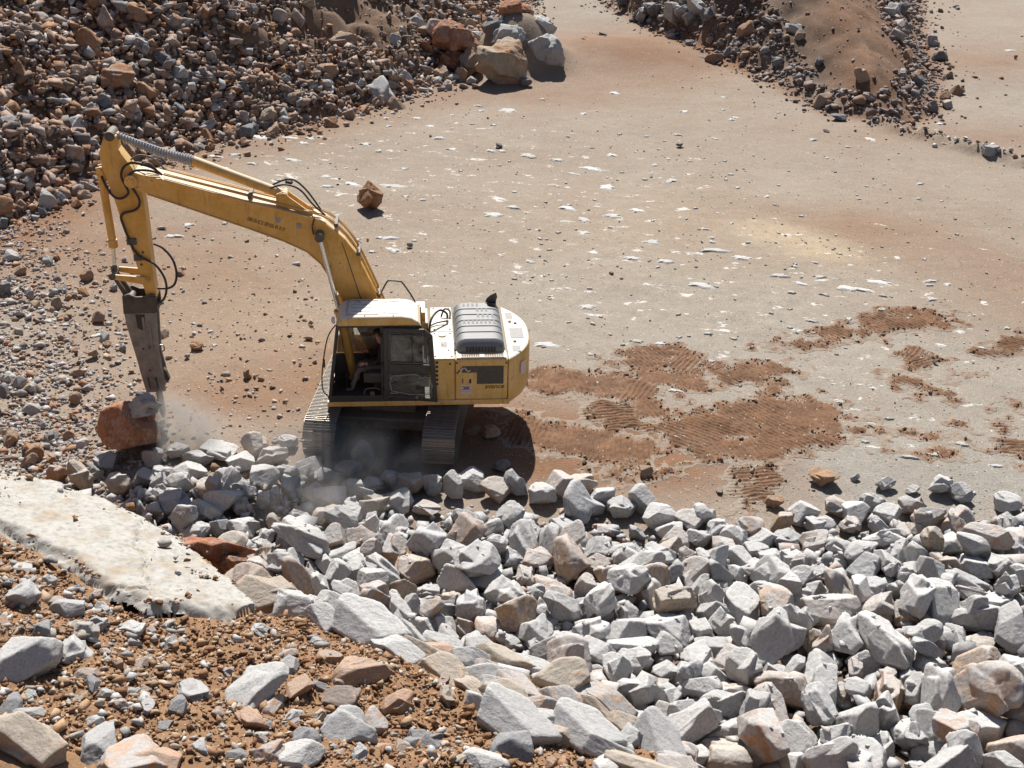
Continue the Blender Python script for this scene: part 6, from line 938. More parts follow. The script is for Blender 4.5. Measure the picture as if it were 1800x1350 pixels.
# --- single stones out on the floor
LONE = [(650, 343, 52, 58, 'orange brown', 'round brown boulder alone on the floor behind the boom'), (508, 317, 17, 13, 'brown', 'small brown stone on the floor just beyond the boom cylinder'), (877, 256, 13, 11, 'dark grey', 'dark cube of stone on the far floor below the boulder pile'), (1194, 254, 14, 7, 'dark grey', 'flat dark stone alone on the far floor'),
        (720, 430, 12, 10, 'dark grey', 'small black stone on the floor right of the boom bend'), (646, 421, 6, 5, 'dark brown', 'tiny dark stone beside the boom bend'), (434, 657, 18, 24, 'tan', 'upright tan stone on the floor between hammer and cab'), (346, 607, 28, 16, 'red brown', 'red stone on the floor right of the hammer'), (329, 626, 10, 9, 'grey', 'small grey stone below the red stone'),
        (163, 620, 21, 18, 'tan', 'tan stone on the floor left of the hammer'), (133, 617, 13, 13, 'dark brown', 'dark stone left of the tan stone by the hammer'), (200, 505, 13, 15, 'grey', 'grey stone behind the hammer linkage'), (105, 508, 28, 15, 'dark grey', 'dark grey stones lump on the floor left of the arm'), (1447, 836, 56, 34, 'brown', 'large flat brown block on the floor before the heap'),
        (1557, 849, 34, 30, 'grey', 'squarish grey block on the floor before the heap'), (1503, 840, 16, 18, 'grey', 'small grey stone between the two blocks on the floor'), (1604, 860, 26, 16, 'pale grey', 'low pale stones right of the squarish block'), (1740, 266, 32, 26, 'grey', 'grey boulder on the earth berm'), (1710, 258, 14, 12, 'grey', 'smaller grey stone on the earth berm'),
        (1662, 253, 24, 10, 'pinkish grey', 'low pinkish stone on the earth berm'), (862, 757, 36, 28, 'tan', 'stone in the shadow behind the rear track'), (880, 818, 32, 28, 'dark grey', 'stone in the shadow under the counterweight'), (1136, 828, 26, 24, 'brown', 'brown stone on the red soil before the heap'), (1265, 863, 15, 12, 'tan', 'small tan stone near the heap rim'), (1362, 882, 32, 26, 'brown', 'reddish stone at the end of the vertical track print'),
        (1027, 812, 10, 9, 'dark brown', 'small dark stone on the red track prints'), (1133, 837, 14, 12, 'dark brown', 'dark stone beside the brown stone on the red soil'), (1475, 205, 30, 12, 'dark grey', 'dark flat stones at the mound foot'), (1601, 213, 16, 13, 'orange brown', 'orange stone right of the mound nose'), (1453, 230, 13, 8, 'dark grey', 'dark stone below the mound nose'), (1644, 635, 10, 9, 'dark brown', 'small dark stone on the tracked soil at right'),
        (1075, 481, 9, 7, 'dark brown', 'dark pebble on the middle floor'), (1092, 490, 8, 6, 'dark brown', 'second dark pebble on the middle floor'), (1653, 18, 12, 9, 'dark brown', 'dark stone on the far floor right of the mound'), (1714, 136, 13, 7, 'dark brown', 'dark flat stone on the far right floor'), (1760, 137, 10, 7, 'dark brown', 'second dark stone on the far right floor'), (1786, 100, 7, 8, 'brown', 'small brown stone at the far right edge'), (1673, 117, 10, 9, 'brown', 'small stone right of the mound foot'), (1237, 101, 22, 12, 'dark grey', 'dark slab at the mound foot, left side'), (1265, 92, 14, 12, 'tan', 'tan stone at the mound foot, left side')]
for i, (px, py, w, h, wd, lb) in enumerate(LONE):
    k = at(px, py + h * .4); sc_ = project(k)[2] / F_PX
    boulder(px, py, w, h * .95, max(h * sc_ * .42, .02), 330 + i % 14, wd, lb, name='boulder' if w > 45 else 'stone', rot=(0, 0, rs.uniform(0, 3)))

# --- the rock under the hammer
boulder(222, 757, 112, 98, .62, 351, 'red brown', 'big rust red boulder being split by the hammer', 'redrock', rot=(.30, .28, .65), depth=84)
boulder(250, 716, 58, 48, 1.12, 352, 'pale grey', 'grey block resting on the red boulder beside the chisel', rot=(.1, .2, .4), name='stone', depth=46)
boulder(266, 722, 20, 44, 1.0, 353, 'red brown', 'thin red flake standing on the boulder beside the chisel', 'redrock', rot=(.1, .1, .2), name='stone', depth=30)
# --- blocks along the heap rim, up against the machine
RIM = '640,802,42,66,blue grey;612,828,50,42,pale grey;578,838,56,36,grey;476,802,52,46,pinkish grey;448,786,58,52,rust stained grey;505,778,36,30,pale grey;425,812,62,40,pale grey;386,792,62,34,pale grey;350,806,52,36,grey;312,792,40,30,pale grey;332,830,62,42,pale grey;290,836,52,42,grey;402,842,60,46,blue grey;460,842,60,46,pale grey;503,832,52,42,grey;545,826,60,40,pale grey;682,842,42,40,grey;720,848,72,46,brown;760,852,38,48,blue grey;796,857,38,52,grey;832,842,52,42,pale grey;872,862,60,46,tan;906,852,42,54,blue grey;656,852,50,40,pale grey;622,866,60,46,grey;950,870,52,46,pale grey;986,852,62,52,pinkish grey;1022,850,56,46,rust stained grey;1062,872,60,42,pale grey;1092,892,52,42,grey;250,842,52,42,dark grey;212,852,62,52,tan;140,836,44,62,tan;185,816,46,36,dark grey;100,832,40,38,orange brown;370,862,56,44,pinkish grey;300,872,50,40,pale grey;560,872,56,44,rust stained grey;700,880,60,46,pale grey;1130,880,58,48,grey;1160,905,60,50,pale grey;1210,918,56,44,pinkish grey;1235,905,50,44,pale grey;1262,928,56,44,grey;1290,945,54,42,pale grey;1318,930,52,46,rust stained grey;1345,948,56,44,pale grey;1330,968,50,40,grey;1378,918,44,50,brown;1385,950,54,44,blue grey;1412,902,56,48,pale grey;1440,925,54,44,grey;1470,890,50,44,pinkish grey;1500,905,54,44,pale grey;1532,884,52,46,grey;1425,955,50,42,tan;1270,962,52,42,rust stained grey;1230,945,50,40,blue grey;1180,935,54,44,pale grey;1300,985,54,44,pale grey;1360,985,52,42,grey;1560,905,50,42,pale grey;1600,890,52,44,rust stained grey;1655,852,46,44,pale grey;1690,868,44,40,blue grey;1770,885,50,42,pale grey'
rim_items = []
for i, row in enumerate(RIM.split(';')):
    u_, v_, w_, h_, wd = row.split(','); u_, v_, w_, h_ = float(u_), float(v_), float(w_), float(h_)
    q = at(u_, v_ + .30 * h_); zq = float(terrain(q[0], q[1])) + .34 * h_ * project(q)[2] / F_PX
    o = boulder(u_, v_, w_, h_, zq, 500 + i % 20, wd, '', 'grey', rot=(rs.uniform(-.25, .25), rs.uniform(-.25, .25), rs.uniform(-.5, .5)), name='rim_rock'); o['group'] = 'blocks along the heap rim'; rim_items.append((o, wd, w_))
label_sets(rim_items, 'rim rock', lambda u, v: ('left of the red boulder' if u < 160 else 'in front of the red boulder' if u < 300 else 'between the red boulder and the front track' if u < 530 else 'in front of the front track' if u < 670 else 'in front of the rear track' if u < 850 else 'at the edge of the machine shadow' if u < 1000 else 'at the edge of the red soil' if u < 1230 else 'in the dip of the heap edge' if u < 1400 else 'right of the heap dip'))

# --- the gravelly ground at left
left_items = []
for i in range(46):
    for t in range(60):
        px = rs.uniform(-10, 330); py = rs.uniform(440, 875)
        dens = 1.0 if px + (py - 600) * -.25 < 190 else .12
        if py > 800: dens = 1.0
        if rs.rand() < dens and not (150 < px < 300 and 670 < py < 815) and not (py > 845 and px < 230): break
    s_px = rs.uniform(13, 30) * (1.25 if py > 780 else 1); p = at(px, py); s = s_px / 1.75 * project(p)[2] / F_PX; p[2] = float(terrain(p[0], p[1])) + .3 * s
    w = rs.choice(['grey', 'brown', 'orange brown', 'pale grey', 'dark grey', 'tan'], p=[.28, .22, .14, .14, .12, .10])
    o = stone('loose_stone', rock_data('rubble_stone', 200 + rs.randint(0, 20), 4, 'brown'), p, s, tuple(rs.uniform(-3, 3, 3)), '', 'rock', 'loose stones on the gravelly ground'); tone(o, w); left_items.append((o, w, s))
label_sets(left_items, 'stone', lambda u, v: ('on the gravel left of the arm' if v < 560 else 'on the gravel left of the hammer' if v < 690 else 'on the gravel left of the red boulder' if u < 170 and v < 800 else 'between the red boulder and the slab'))
n = 60000; px = rs.uniform(-60, 560, n); py = rs.uniform(390, 900, n); g = fbm(px / 90, py / 60, 3); g2 = fbm(px / 30 + 7, py / 22, 2)
pr = sstep(280, 50, px - (py - 640) * .30 + 110 * g) * (.22 + .78 * sstep(-.3, .45, g + .6 * g2)) * .62 + .022; kx = rs.rand(n) < pr; px, py = px[kx], py[kx]; n = len(px)
X, Y = atv(px, py); S = np.clip(rs.lognormal(-3.2, .55, n), .018, .16)
it = np.stack([X, Y, terrain(X, Y) + .2 * S, S, rs.uniform(0, 6.3, n), rs.uniform(-.5, .5, n)], -1)
tag(joined('gravel', it, 'leftgravel', 2, seed0=5500), 'grey gravel scattered over the ground left of the hammer', kind='stuff')

# --- long mound: rubble, outcrop and berm stones
n = 34000; X = rs.uniform(3, 27, n); Y = rs.uniform(47, 86, n); D = mound_d(X, Y); Z = terrain(X, Y); P = project(np.stack([X, Y, Z], -1))
BARE = [(1325, -60), (1520, -60), (1555, 40), (1588, 120), (1540, 165), (1470, 160), (1420, 110), (1375, 50)]
bare = inside(P[:, 0] + 12 * fbm(X, Y, 2), P[:, 1], BARE) & (D > .3); pr = np.where(D > 0, np.where(bare, .10, np.where(X < 12.5, 1.0, .75)), .6 * np.exp(D / .5)) * (P[:, 1] > -60) * (D > -2.5)
kx = rs.rand(n) < pr; X, Y, D, Z = X[kx], Y[kx], D[kx], Z[kx]; n = len(X); S = np.clip(rs.lognormal(-2.3, .48, n), .04, .30) * np.where(D < 0, .7, 1) * np.where(bare[kx], .45, 1)
it = np.stack([X, Y, Z + .3 * S, S, rs.uniform(0, 6.3, n), rs.uniform(-.6, .6, n)], -1)
tag(joined('rubble', it, 'darkfill', 2, seed0=5700), 'dark broken rubble on the left face and foot of the long mound', kind='stuff')
mound_items = []
for i in range(40):
    for t in range(400):
        X = rs.uniform(5, 22); Y = rs.uniform(48, 74); D = float(mound_d(X, Y))
        if -.8 < D < 2.2 and 1080 < project([X, Y, 0])[0] < 1700 and project([X, Y, float(terrain(X, Y))])[1] > -5: break
    s = rs.uniform(.22, .5); w = rs.choice(['dark grey', 'grey', 'brown', 'pinkish grey', 'dark brown'], p=[.3, .25, .2, .15, .1])
    o = stone('mound_stone', rock_data('rubble_stone', 200 + rs.randint(0, 20), 4, 'brown'), (X, Y, float(terrain(X, Y)) + .25 * s), s, tuple(rs.uniform(-3, 3, 3)), '', 'rock', 'stones along the long mound'); tone(o, w); mound_items.append((o, w, s))
label_sets(mound_items, 'stone', lambda u, v: ('on the left flank of the long mound' if u < 1300 else 'on the rubble face of the long mound' if u < 1460 and v < 170 else 'at the nose of the long mound' if u < 1600 else 'along the right foot of the long mound'))
OUT = 'low block at its left toe;flat block on its lower ledge;leaning block in its middle;upper left block;upper right block;small block at its right toe;narrow block by the boulders;topmost block;dark block near its crest;square block at its centre;thin block above the floor;broken block facing the camera;ribbed block on its right;tilted block on its left'.split(';')
oi_ = 0
for t in range(4000):
    if oi_ >= len(OUT): break
    X_ = rs.uniform(4, 12); Y_ = rs.uniform(59, 76); D_ = float(mound_d(X_, Y_))
    if not .1 < D_ < 3.2: continue
    Z_ = float(terrain(X_, Y_)); P_ = project([X_, Y_, Z_])
    if not (.1 < D_ < 3.2 and 1085 < P_[0] < 1270 and 0 < P_[1] < 95) or oi_ >= len(OUT): continue
    s_ = rs.uniform(.45, .85); o = stone('outcrop_block', rock_data('outcrop_block', 360 + oi_ % 8, 5, 'outcrop'), (X_, Y_, Z_), (s_ * 1.5, s_ * .7, s_ * .8), (.6 + rs.uniform(-.2, .2), .3 + rs.uniform(-.2, .2), 1.0 + rs.uniform(-.3, .3)), OUT[oi_] + ' of the dark rock bank right of the boulder pile', 'rock'); tone(o, rs.choice(['dark grey', 'grey'])); oi_ += 1
it = []
for i in range(420):
    t = rs.rand(); q = np.array(BERM[0]) * (1 - t) + np.array(BERM[3]) * t + rs.normal(0, .35, 2); s = float(np.clip(rs.lognormal(-2.6, .5), .03, .2)); it.append((q[0], q[1], float(terrain(*q)) + .25 * s, s, rs.uniform(0, 6.3), rs.uniform(-.5, .5)))
tag(joined('gravel', it, 'pebble', 2, seed0=5800), 'stones and clods along the low earth berm', kind='stuff')

# --- pebbles over the whole floor
n = 17000; px = rs.uniform(-20, 1820, n); py = 60 + 860 * rs.rand(n) ** .8; g = fbm(px / 120, py / 80, 3); kx = rs.rand(n) < .35 + .65 * sstep(-.3, .5, g); px, py = px[kx], py[kx]; n = len(px)
X, Y = atv(px, py); S = np.clip(rs.lognormal(-4.25, .5, n), .008, .07) * (1 + np.clip((Y - 25) / 30, 0, 1) * .8); kx = (mound_d(X, Y) < .3) & (talus_d(X, Y) < .3); X, Y, S = X[kx], Y[kx], S[kx]; n = len(X)
it = np.stack([X, Y, terrain(X, Y) + .2 * S, S, rs.uniform(0, 6.3, n), rs.uniform(-.4, .4, n)], -1)
tag(joined('pebbles', it, 'pebble', 1, flat=.7, seed0=5900), 'pebbles strewn thinly over the quarry floor', kind='stuff')

tag(joined('soil_clods', np.stack([CLODS[:, 0], CLODS[:, 1], CLODS[:, 2] + .01, np.clip(rs.lognormal(-3.75, .5, len(CLODS)), .01, .09), rs.uniform(0, 6.3, len(CLODS)), rs.uniform(-.5, .5, len(CLODS))], -1), 'clod', 1, seed0=5950), 'red soil clods along the cleat prints', kind='stuff')

# --- white rock showing through the floor
PATCH = '1080,163,20,6;733,208,18,7;757,222,18,7;712,218,12,4;682,224,10,5;678,210,10,5;893,193,36,10;840,185,16,4;845,194,20,4;795,202,9,4;643,255,22,8;666,266,14,8;772,244,20,9;795,263,22,6;863,266,20,5;882,266,18,5;928,273,30,10;980,281,24,7;1040,295,45,9;1008,305,30,5;710,296,16,6;1075,272,18,9;1067,328,30,13;1180,317,22,10;1025,200,16,5;830,218,10,3;868,220,12,4;901,367,28,8;743,353,14,5;713,348,14,6;693,328,55,10;867,380,40,12;997,368,36,10;1027,388,26,11;1077,383,36,12;1120,373,30,9;1203,197,18,5;1190,236,16,5;1296,332,12,5;1348,348,10,7;1285,394,12,6;1617,324,18,5;1408,381,10,4;1652,217,18,5;1775,88,20,4;1145,428,36,11;1112,456,32,9;1170,462,40,9;1255,443,60,9;1305,455,40,9;1370,485,40,10;1407,498,34,8;1440,486,26,8;1500,508,60,14;1545,495,60,10;1635,495,28,7;1665,500,18,8;1392,515,18,7;1450,518,22,5;1552,520,16,8;1637,528,16,8;1025,410,22,10;932,459,20,8;1032,540,34,12;960,607,50,14;1120,602,26,9;1160,606,26,9;1037,625,14,7;1250,635,20,7;1187,691,26,9;1477,708,22,9;1425,563,24,6;1492,560,18,6;1550,545,20,10;1770,577,12,7;1725,612,20,6;1597,807,34,8;1640,802,26,9;1752,819,30,8;1520,779,20,8;1232,502,50,12;1195,772,24,10;1690,782,30,13;1562,738,20,5;331,397,22,9;304,416,30,9;395,395,12,6;173,588,32,9;88,567,40,8;208,583,18,7;83,522,40,6;115,573,20,8;370,582,10,6;377,607,12,6;474,654,12,5;459,243,60,9;545,245,22,8;515,281,36,7;573,311,20,9;533,253,20,7;412,272,24,7;377,275,26,6;492,318,18,5;443,288,20,5;694,440,26,8;654,442,14,6;668,418,16,6;628,422,14,8;684,418,30,9;532,492,8,7;620,325,40,8;575,330,30,6'
def patch_mesh(seed):
    r = np.random.RandomState(seed); n = 22; th = np.linspace(0, 2 * math.pi, n, endpoint=False)
    rad = 1 + .34 * np.sin(2 * th + r.uniform(0, 6)) * r.rand() + .30 * np.sin(3 * th + r.uniform(0, 6)) * r.rand() + .16 * np.sin(5 * th + r.uniform(0, 6)) + .07 * r.normal(0, 1, n); rad = np.clip(rad, .3, 1.5)
    v = [(0, 0, 1.0)]
    for k, zz_ in ((.72, .8), (1.0, -.5)): v += [(k * rad[i] * math.cos(th[i]), k * rad[i] * math.sin(th[i]), zz_ + (.08 * r.normal() if k < 1 else 0)) for i in range(n)]
    f = [(0, 1 + i, 1 + (i + 1) % n) for i in range(n)] + [(1 + i, 1 + n + i, 1 + n + (i + 1) % n, 1 + (i + 1) % n) for i in range(n)]
    me = new_mesh('white_stone_patch', v, f); me.materials.append(M['white']); return me
PM = [patch_mesh(i) for i in range(16)]
pl = [tuple(float(c) for c in q.split(',')) for q in PATCH.split(';')]
while len(pl) < 299:
    px = rs.normal(1150, 330); py = rs.normal(430, 150)
    if px < 300 or px > 1800 or py < 170 or py > 850 or (430 < px < 940 and py > 300 and rs.rand() < .8): continue
    a = rs.lognormal(2.0, .4); pl.append((px, py, a, a * rs.uniform(.3, .5)))
for i, (px, py, w, h) in enumerate(pl):
    p = at(px, py); k = project(p)[2] / F_PX; dep = (CAM_H) / math.hypot(p[1], CAM_H); z = float(terrain(p[0], p[1]))
    if float(talus_d(p[0], p[1])) > 0: continue
    o = link('white_stone_patch', PM[i % 16], None, quarry_floor); o.location = (p[0], p[1], z + .014)
    o.scale = (w * k * .44, h * k / dep * .34, rs.uniform(.018, .032)); o.rotation_euler = (0, 0, rs.uniform(-.6, .25))

# --- stones and soil of the near bench
def bz(x, y): return float(bench_z(np.float64(x), np.float64(y)))
BENCH = [(440, 1215, 118, 66, .45, 'pale grey', 'broad flat pale slab lying on the orange soil'), (42, 1165, 100, 84, .9, 'pale grey', 'pale block with a dark underside at the left edge of the bench'), (130, 1150, 76, 64, .9, 'pale grey', 'pale wedge beside the block at the left edge'), (176, 1292, 92, 50, .6, 'grey', 'grey slab near the bottom left corner'),
         (60, 1308, 120, 92, .7, 'tan', 'long olive tan slab with an orange underside, bottom left'), (232, 1338, 112, 40, .6, 'rust stained grey', 'rust edged stone at the bottom picture edge'), (275, 1340, 90, 50, .6, 'orange brown', 'orange stone at the bottom picture edge'), (598, 1225, 74, 100, .7, 'dark brown', 'tall dark brown wedge leaning in the stone cluster'),
         (640, 1192, 80, 62, .8, 'orange brown', 'orange stone on top of the stone cluster'), (694, 1235, 62, 80, .8, 'orange brown', 'orange block at the right of the stone cluster'), (606, 1285, 84, 72, .8, 'grey', 'grey block at the front of the stone cluster'), (660, 1265, 60, 50, .8, 'rust stained grey', 'rust stained block inside the stone cluster'),
         (745, 1300, 50, 50, .8, 'dark grey', 'dark flake standing in the soil right of the cluster'), (905, 1318, 76, 56, .8, 'dark grey', 'dark glossy rock at the lower right of the bench'), (1075, 1338, 100, 40, .5, 'pale grey', 'pale flat slab at the bottom picture edge right of the bench'), (335, 1212, 66, 40, .5, 'grey', 'flat grey stone left of the broad pale slab'),
         (48, 1060, 60, 50, .8, 'grey', 'split dark sided grey stone near the left edge'), (256, 1062, 48, 52, .9, 'brown', 'upright brown stone below the long slab'), (228, 1100, 52, 34, .6, 'pale grey', 'pale flat stone under the upright brown stone'), (122, 1075, 46, 40, .8, 'grey', 'small grey block on the stony soil at left'), (457, 1107, 40, 32, .7, 'white', 'bright white stone alone on the orange soil'),
         (556, 1124, 30, 24, .7, 'grey', 'small grey stone below the slab tip'), (440, 1268, 62, 42, .7, 'orange brown', 'orange stone left of the stone cluster'), (525, 1213, 56, 32, .5, 'orange brown', 'flat orange stone above the cluster'), (320, 1255, 40, 40, .8, 'dark grey', 'dark stone below the flat grey stone'), (510, 1180, 40, 40, .9, 'grey', 'grey stone at the top of the cluster'), (480, 1235, 44, 40, .8, 'rust stained grey', 'mixed stone right of the broad pale slab'),
         (560, 1260, 36, 44, .8, 'tan', 'tan stone in the cluster front'), (535, 1310, 50, 50, .8, 'dark grey', 'dark stone below the cluster'), (520, 1340, 76, 40, .7, 'pale grey', 'pale stone at the bottom picture edge below the cluster'), (470, 1335, 50, 36, .7, 'rust stained grey', 'stone at the bottom edge left of the pale one'), (15, 1235, 50, 70, .8, 'dark grey', 'dark stone at the very left edge'),
         (50, 1250, 46, 34, .7, 'grey', 'grey stone above the olive slab'), (785, 1225, 40, 40, .8, 'tan', 'tan lump at the foot of the ledge'), (780, 1195, 26, 20, .8, 'brown', 'small brown stone above the tan lump'), (980, 1285, 60, 40, .7, 'tan', 'tan stone below the ledge'), (1015, 1280, 44, 40, .8, 'rust stained grey', 'rusty stone at the right below the ledge'), (850, 1345, 60, 34, .6, 'pale grey', 'pale stone at the bottom edge below the dark rock'),
         (300, 1020, 34, 22, .7, 'grey', 'small grey stone on the slab edge'), (150, 1190, 40, 26, .6, 'brown', 'brown stone below the pale wedge'), (10, 1110, 30, 34, .8, 'red brown', 'red stone at the left edge of the bench'), (40, 998, 36, 24, .7, 'pale grey', 'pale stone left above the stony soil'), (75, 1120, 40, 30, .7, 'dark grey', 'dark stone between the split stone and the pale block')]
bench_used = []
def bench_stone(px, py, w, h, flat, wd, lb, seed, group=None, mat='benchrock', name='bench_stone', rot=None):
    p = on_bench(px, py + h * .12); k = np.linalg.norm(p - np.array([0, 0, CAM_H])) / F_PX; s = w * k / 1.75; bench_used.append((p[0], p[1], s))
    rot = rot if rot is not None else (rs.uniform(-.3, .3), rs.uniform(-.3, .3), rs.uniform(-3, 3))
    o = stone(name, rock_data('bench_stone' + mat, seed, 5, mat), (p[0], p[1], bz(p[0], p[1]) + s * .22 * flat), (s, s * .85, s * max(flat, .45) * 1.05), rot, lb, 'rock', group); tone(o, wd); return o
for i, (px, py, w, h, fl, wd, lb) in enumerate(BENCH): bench_stone(px, py, w, h, fl, wd, lb, 400 + i % 18)
bi = []
n_ = 0
while n_ < 96:
    px = rs.uniform(-10, 1150); py = rs.uniform(930, 1350); p = on_bench(px, py); o_ = float(bench_out(p[0], p[1]))
    if o_ > -.15: continue
    dens = 1.0 if (px < 260 and py < 1180) or (px < 330 and py > 1200) or (380 < px < 720 and py > 1150) or py > 1290 else .10
    if rs.rand() > dens: continue
    w = rs.lognormal(3.1, .35); k = np.linalg.norm(p - np.array([0, 0, CAM_H])) / F_PX
    if any((p[0] - a) ** 2 + (p[1] - b) ** 2 < ((w * k / 1.75 + c) * .75) ** 2 for a, b, c in bench_used): continue
    wd = rs.choice(['grey', 'pale grey', 'dark grey', 'rust stained grey', 'orange brown', 'tan', 'brown'], p=[.24, .2, .14, .16, .10, .08, .08]); fl = rs.uniform(.5, .95)
    o = bench_stone(px, py, w, w, fl, wd, '', 400 + rs.randint(0, 18), 'smaller stones on the near bench'); bi.append((o, wd, w * k / 1.75)); n_ += 1
label_sets(bi, 'small stone', lambda u, v: ('on the stony soil below the slab at left' if u < 330 and v < 1130 else 'between the pale blocks and the bottom left corner' if u < 340 else 'around the stone cluster' if 340 <= u < 760 and v > 1140 else 'on the open orange soil' if u < 760 else 'on the soil by the ledge'))
# rocks that stand against the slab's far edge, and the broken ledge
EDGE_ROCKS = [(352, 955, 110, 96, 'red brown', 'redrock', 'dark red slab of rock jutting up behind the long slab', (.9, .2, .4)), (428, 1012, 70, 84, 'brown', 'benchrock', 'brown sided block beyond the slab tip', (.5, .1, .9)), (402, 975, 44, 60, 'dark brown', 'redrock', 'narrow dark rock beside the jutting red slab', (.8, .2, .1)), (468, 1030, 90, 60, 'tan', 'benchrock', 'striped tan block at the end of the slab', (.3, .5, .7)), (510, 1050, 70, 44, 'pale grey', 'benchrock', 'pale block right of the slab tip', (.2, .2, .3))]
for i, (px, py, w, h, wd, mt, lb, rt_) in enumerate(EDGE_ROCKS):
    p = on_bench(px, py + 10) + np.array([0, .2, -.2]); k = np.linalg.norm(p - np.array([0, 0, CAM_H])) / F_PX
    o = stone('edge_rock', rock_data('edge_rock' + mt, 440 + i, 5, mt), p, (w * k / 1.7, .8 * w * k / 1.7, h * k / 1.5), rt_, lb, 'rock'); tone(o, wd)
LEDGE = [(985, 1205, 90, 120, 'tan', 'tall tan sided rock with a crumbly crown on the ledge', (.5, -.35, .5), .7), (760, 1150, 90, 46, 'orange brown', 'orange streaked flat block at the upper left of the ledge', (.3, .15, .2), .5), (940, 1255, 70, 80, 'rust stained grey', 'rusty block on the face of the ledge', (.6, .1, .4), .6), (860, 1190, 110, 56, 'pale grey', 'pale block with dark front on the ledge crest', (.2, .1, .4), .4), (1100, 1300, 70, 64, 'grey', 'grey ribbed rock at the lower right end of the ledge', (.6, -.3, .6), .6), (830, 1160, 60, 36, 'tan', 'small tan block on the ledge crest', (.2, .3, .3), .45)]
for i, (px, py, w, h, wd, lb, rt_, fl) in enumerate(LEDGE):
    p = on_bench(px, py) + np.array([0, 0, -.06]); k = np.linalg.norm(p - np.array([0, 0, CAM_H])) / F_PX
    o = stone('ledge_rock', rock_data('ledge_rock', 450 + i, 5, 'benchrock'), p, (w * k / 1.65, .75 * w * k / 1.65, h * k / 1.4), rt_, lb, 'rock'); tone(o, wd)
# jointed bedrock: closely fitted blocks that share one dip
led = []; lu = []; tr_ = 0; LQ = np.array(LEDGE_POLY)
while len(led) < 46 and tr_ < 6000:
    tr_ += 1; x_ = rs.uniform(LQ[:, 0].min(), LQ[:, 0].max()); y_ = rs.uniform(LQ[:, 1].min(), LQ[:, 1].max()); o_ = float(bench_out(x_, y_))
    if not inside(np.array(x_), np.array(y_), LEDGE_POLY): continue
    s_ = rs.uniform(.17, .36)
    if any((x_ - a_) ** 2 + (y_ - b_) ** 2 < ((s_ + c_) * .60) ** 2 for a_, b_, c_ in lu): continue
    lu.append((x_, y_, s_)); wd = rs.choice(['tan', 'pale grey', 'grey', 'white', 'rust stained grey', 'pinkish grey'], p=[.28, .22, .16, .12, .12, .10])
    o = stone('bedrock_block', rock_data('bedrock_block', 470 + rs.randint(0, 12), 5, 'benchrock', blocky=True), (x_, y_, float(bench_plane(x_, y_)) + .02 - .10 * s_), (s_ * 1.25, s_ * .85, s_ * .95), (.30 + rs.normal(0, .10), .16 + rs.normal(0, .10), -.62 + rs.normal(0, .16)), '', 'rock', 'jointed bedrock blocks of the ledge'); tone(o, wd); led.append((o, wd, s_))
label_sets(led, 'bedrock block', lambda u, v: ('at the upper end of the ledge' if u < 760 else 'on the middle of the ledge' if u < 930 else 'on the steep part of the ledge' if u < 1060 else 'at the lower end of the ledge'))
X = []; n = 130000
bxr = rs.uniform(-9, 3, n); byr = rs.uniform(7.0, 17.5, n); bo = bench_out(bxr, byr); P = project(np.stack([bxr, byr, bench_plane(bxr, byr)], -1))
ok = (bo < .25) & (P[:, 0] > -30) & (P[:, 0] < 1300) & (P[:, 1] < 1380) & (P[:, 2] > 3)
insl = inside(bxr, byr, SLAB); ok &= ~inside(bxr, byr, LEDGE_POLY) | (rs.rand(n) < .5); gn = fbm(bxr / .8, byr / .8, 3); ok &= ~insl | ((gn > .22) & (rs.rand(n) < .40)) | (rs.rand(n) < .03)
bxr, byr, insl = bxr[ok][:64000], byr[ok][:64000], insl[ok][:64000]; zb = bench_z(bxr, byr) + insl * .20
sz_c = np.clip(rs.lognormal(-4.3, .62, len(bxr)), .005, .07)
it = np.stack([bxr, byr, zb + .35 * sz_c, sz_c, rs.uniform(0, 6.3, len(bxr)), rs.uniform(-.8, .8, len(bxr))], -1)
tag(joined('soil_crumbs', it, 'crumb', 1, seed0=6000, rough=.12), 'orange soil crumbs covering the near bench', kind='stuff')
m_ = rs.rand(len(bxr)) < (.022 + .085 * ((project(np.stack([bxr, byr, zb], -1))[:, 0] < 330) | (rs.rand(len(bxr)) < .12)))
s2 = np.clip(rs.lognormal(-3.4, .5, m_.sum()), .014, .09)
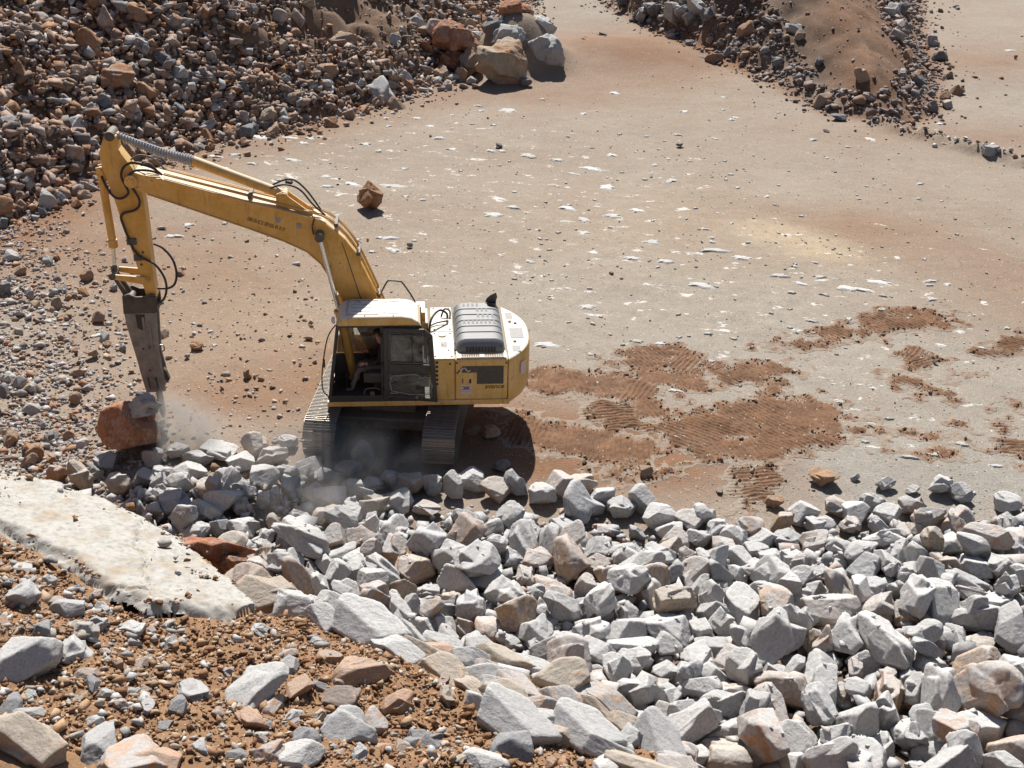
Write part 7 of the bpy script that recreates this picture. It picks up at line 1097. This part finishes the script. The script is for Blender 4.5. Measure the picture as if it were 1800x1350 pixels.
tag(joined('stone_chips', np.stack([bxr[m_], byr[m_], zb[m_] + .3 * s2, s2, rs.uniform(0, 6.3, m_.sum()), rs.uniform(-.7, .7, m_.sum())], -1), 'benchfill', 2, flat=.75, seed0=6100), 'small grey and rusty stone chips in the bench soil', kind='stuff')
# ---------------------------------------------------------------- dust raised by the breaker
def dust_cloud(name, centre, radii, density, label, seed, yaw=0.0):
    me = new_mesh(name, ICO[3][0] * np.array(radii), ICO[3][1], True); m = bpy.data.materials.new(name); m.use_nodes = True; nt = m.node_tree
    nt.nodes.remove(nt.nodes['Principled BSDF']); pv = N(nt, 'VolumePrincipled'); pv.inputs['Color'].default_value = (.80, .76, .72, 1); pv.inputs['Anisotropy'].default_value = .2
    tc = N(nt, 'TexCoord'); nz = noise_node(nt, 1.5, 4, .6, tc.outputs['Object'], .6); nz.noise_dimensions = '4D'; nz.inputs['W'].default_value = seed
    ln = N(nt, 'VectorMath', operation='DIVIDE'); nt.links.new(tc.outputs['Object'], ln.inputs[0]); ln.inputs[1].default_value = radii
    le = N(nt, 'VectorMath', operation='LENGTH'); nt.links.new(ln.outputs[0], le.inputs[0])
    fall = maprange(nt, le.outputs['Value'], .15, .95, 1, 0); cl = maprange(nt, nz.outputs[0], .40, .72, 0, 1)
    nt.links.new(vmath(nt, 'MULTIPLY', vmath(nt, 'MULTIPLY', vmath(nt, 'MULTIPLY', fall, fall), cl), density), pv.inputs['Density'])
    nt.links.new(pv.outputs[0], nt.nodes['Material Output'].inputs['Volume']); me.materials.append(m)
    o = link(name, me); o.location = tuple(float(c) for c in centre); o.rotation_euler = (0, 0, yaw); return tag(o, label, kind='stuff')
p = at(300, 750, .5); dust_cloud('dust', p, (1.5, 1.1, 1.1), 7.0, 'pale dust puffing up where the chisel strikes', 1.0)
p = at(590, 800, .7); dust_cloud('dust', p, (3.0, 1.4, 1.1), 2.2, 'thin dust drifting across the front track and the heap rim', 4.0)
p = at(570, 880, .9); dust_cloud('dust', p, (1.9, 1.2, .9), 1.2, 'pale dust hanging in sunlight over the rocks before the front track', 7.0)
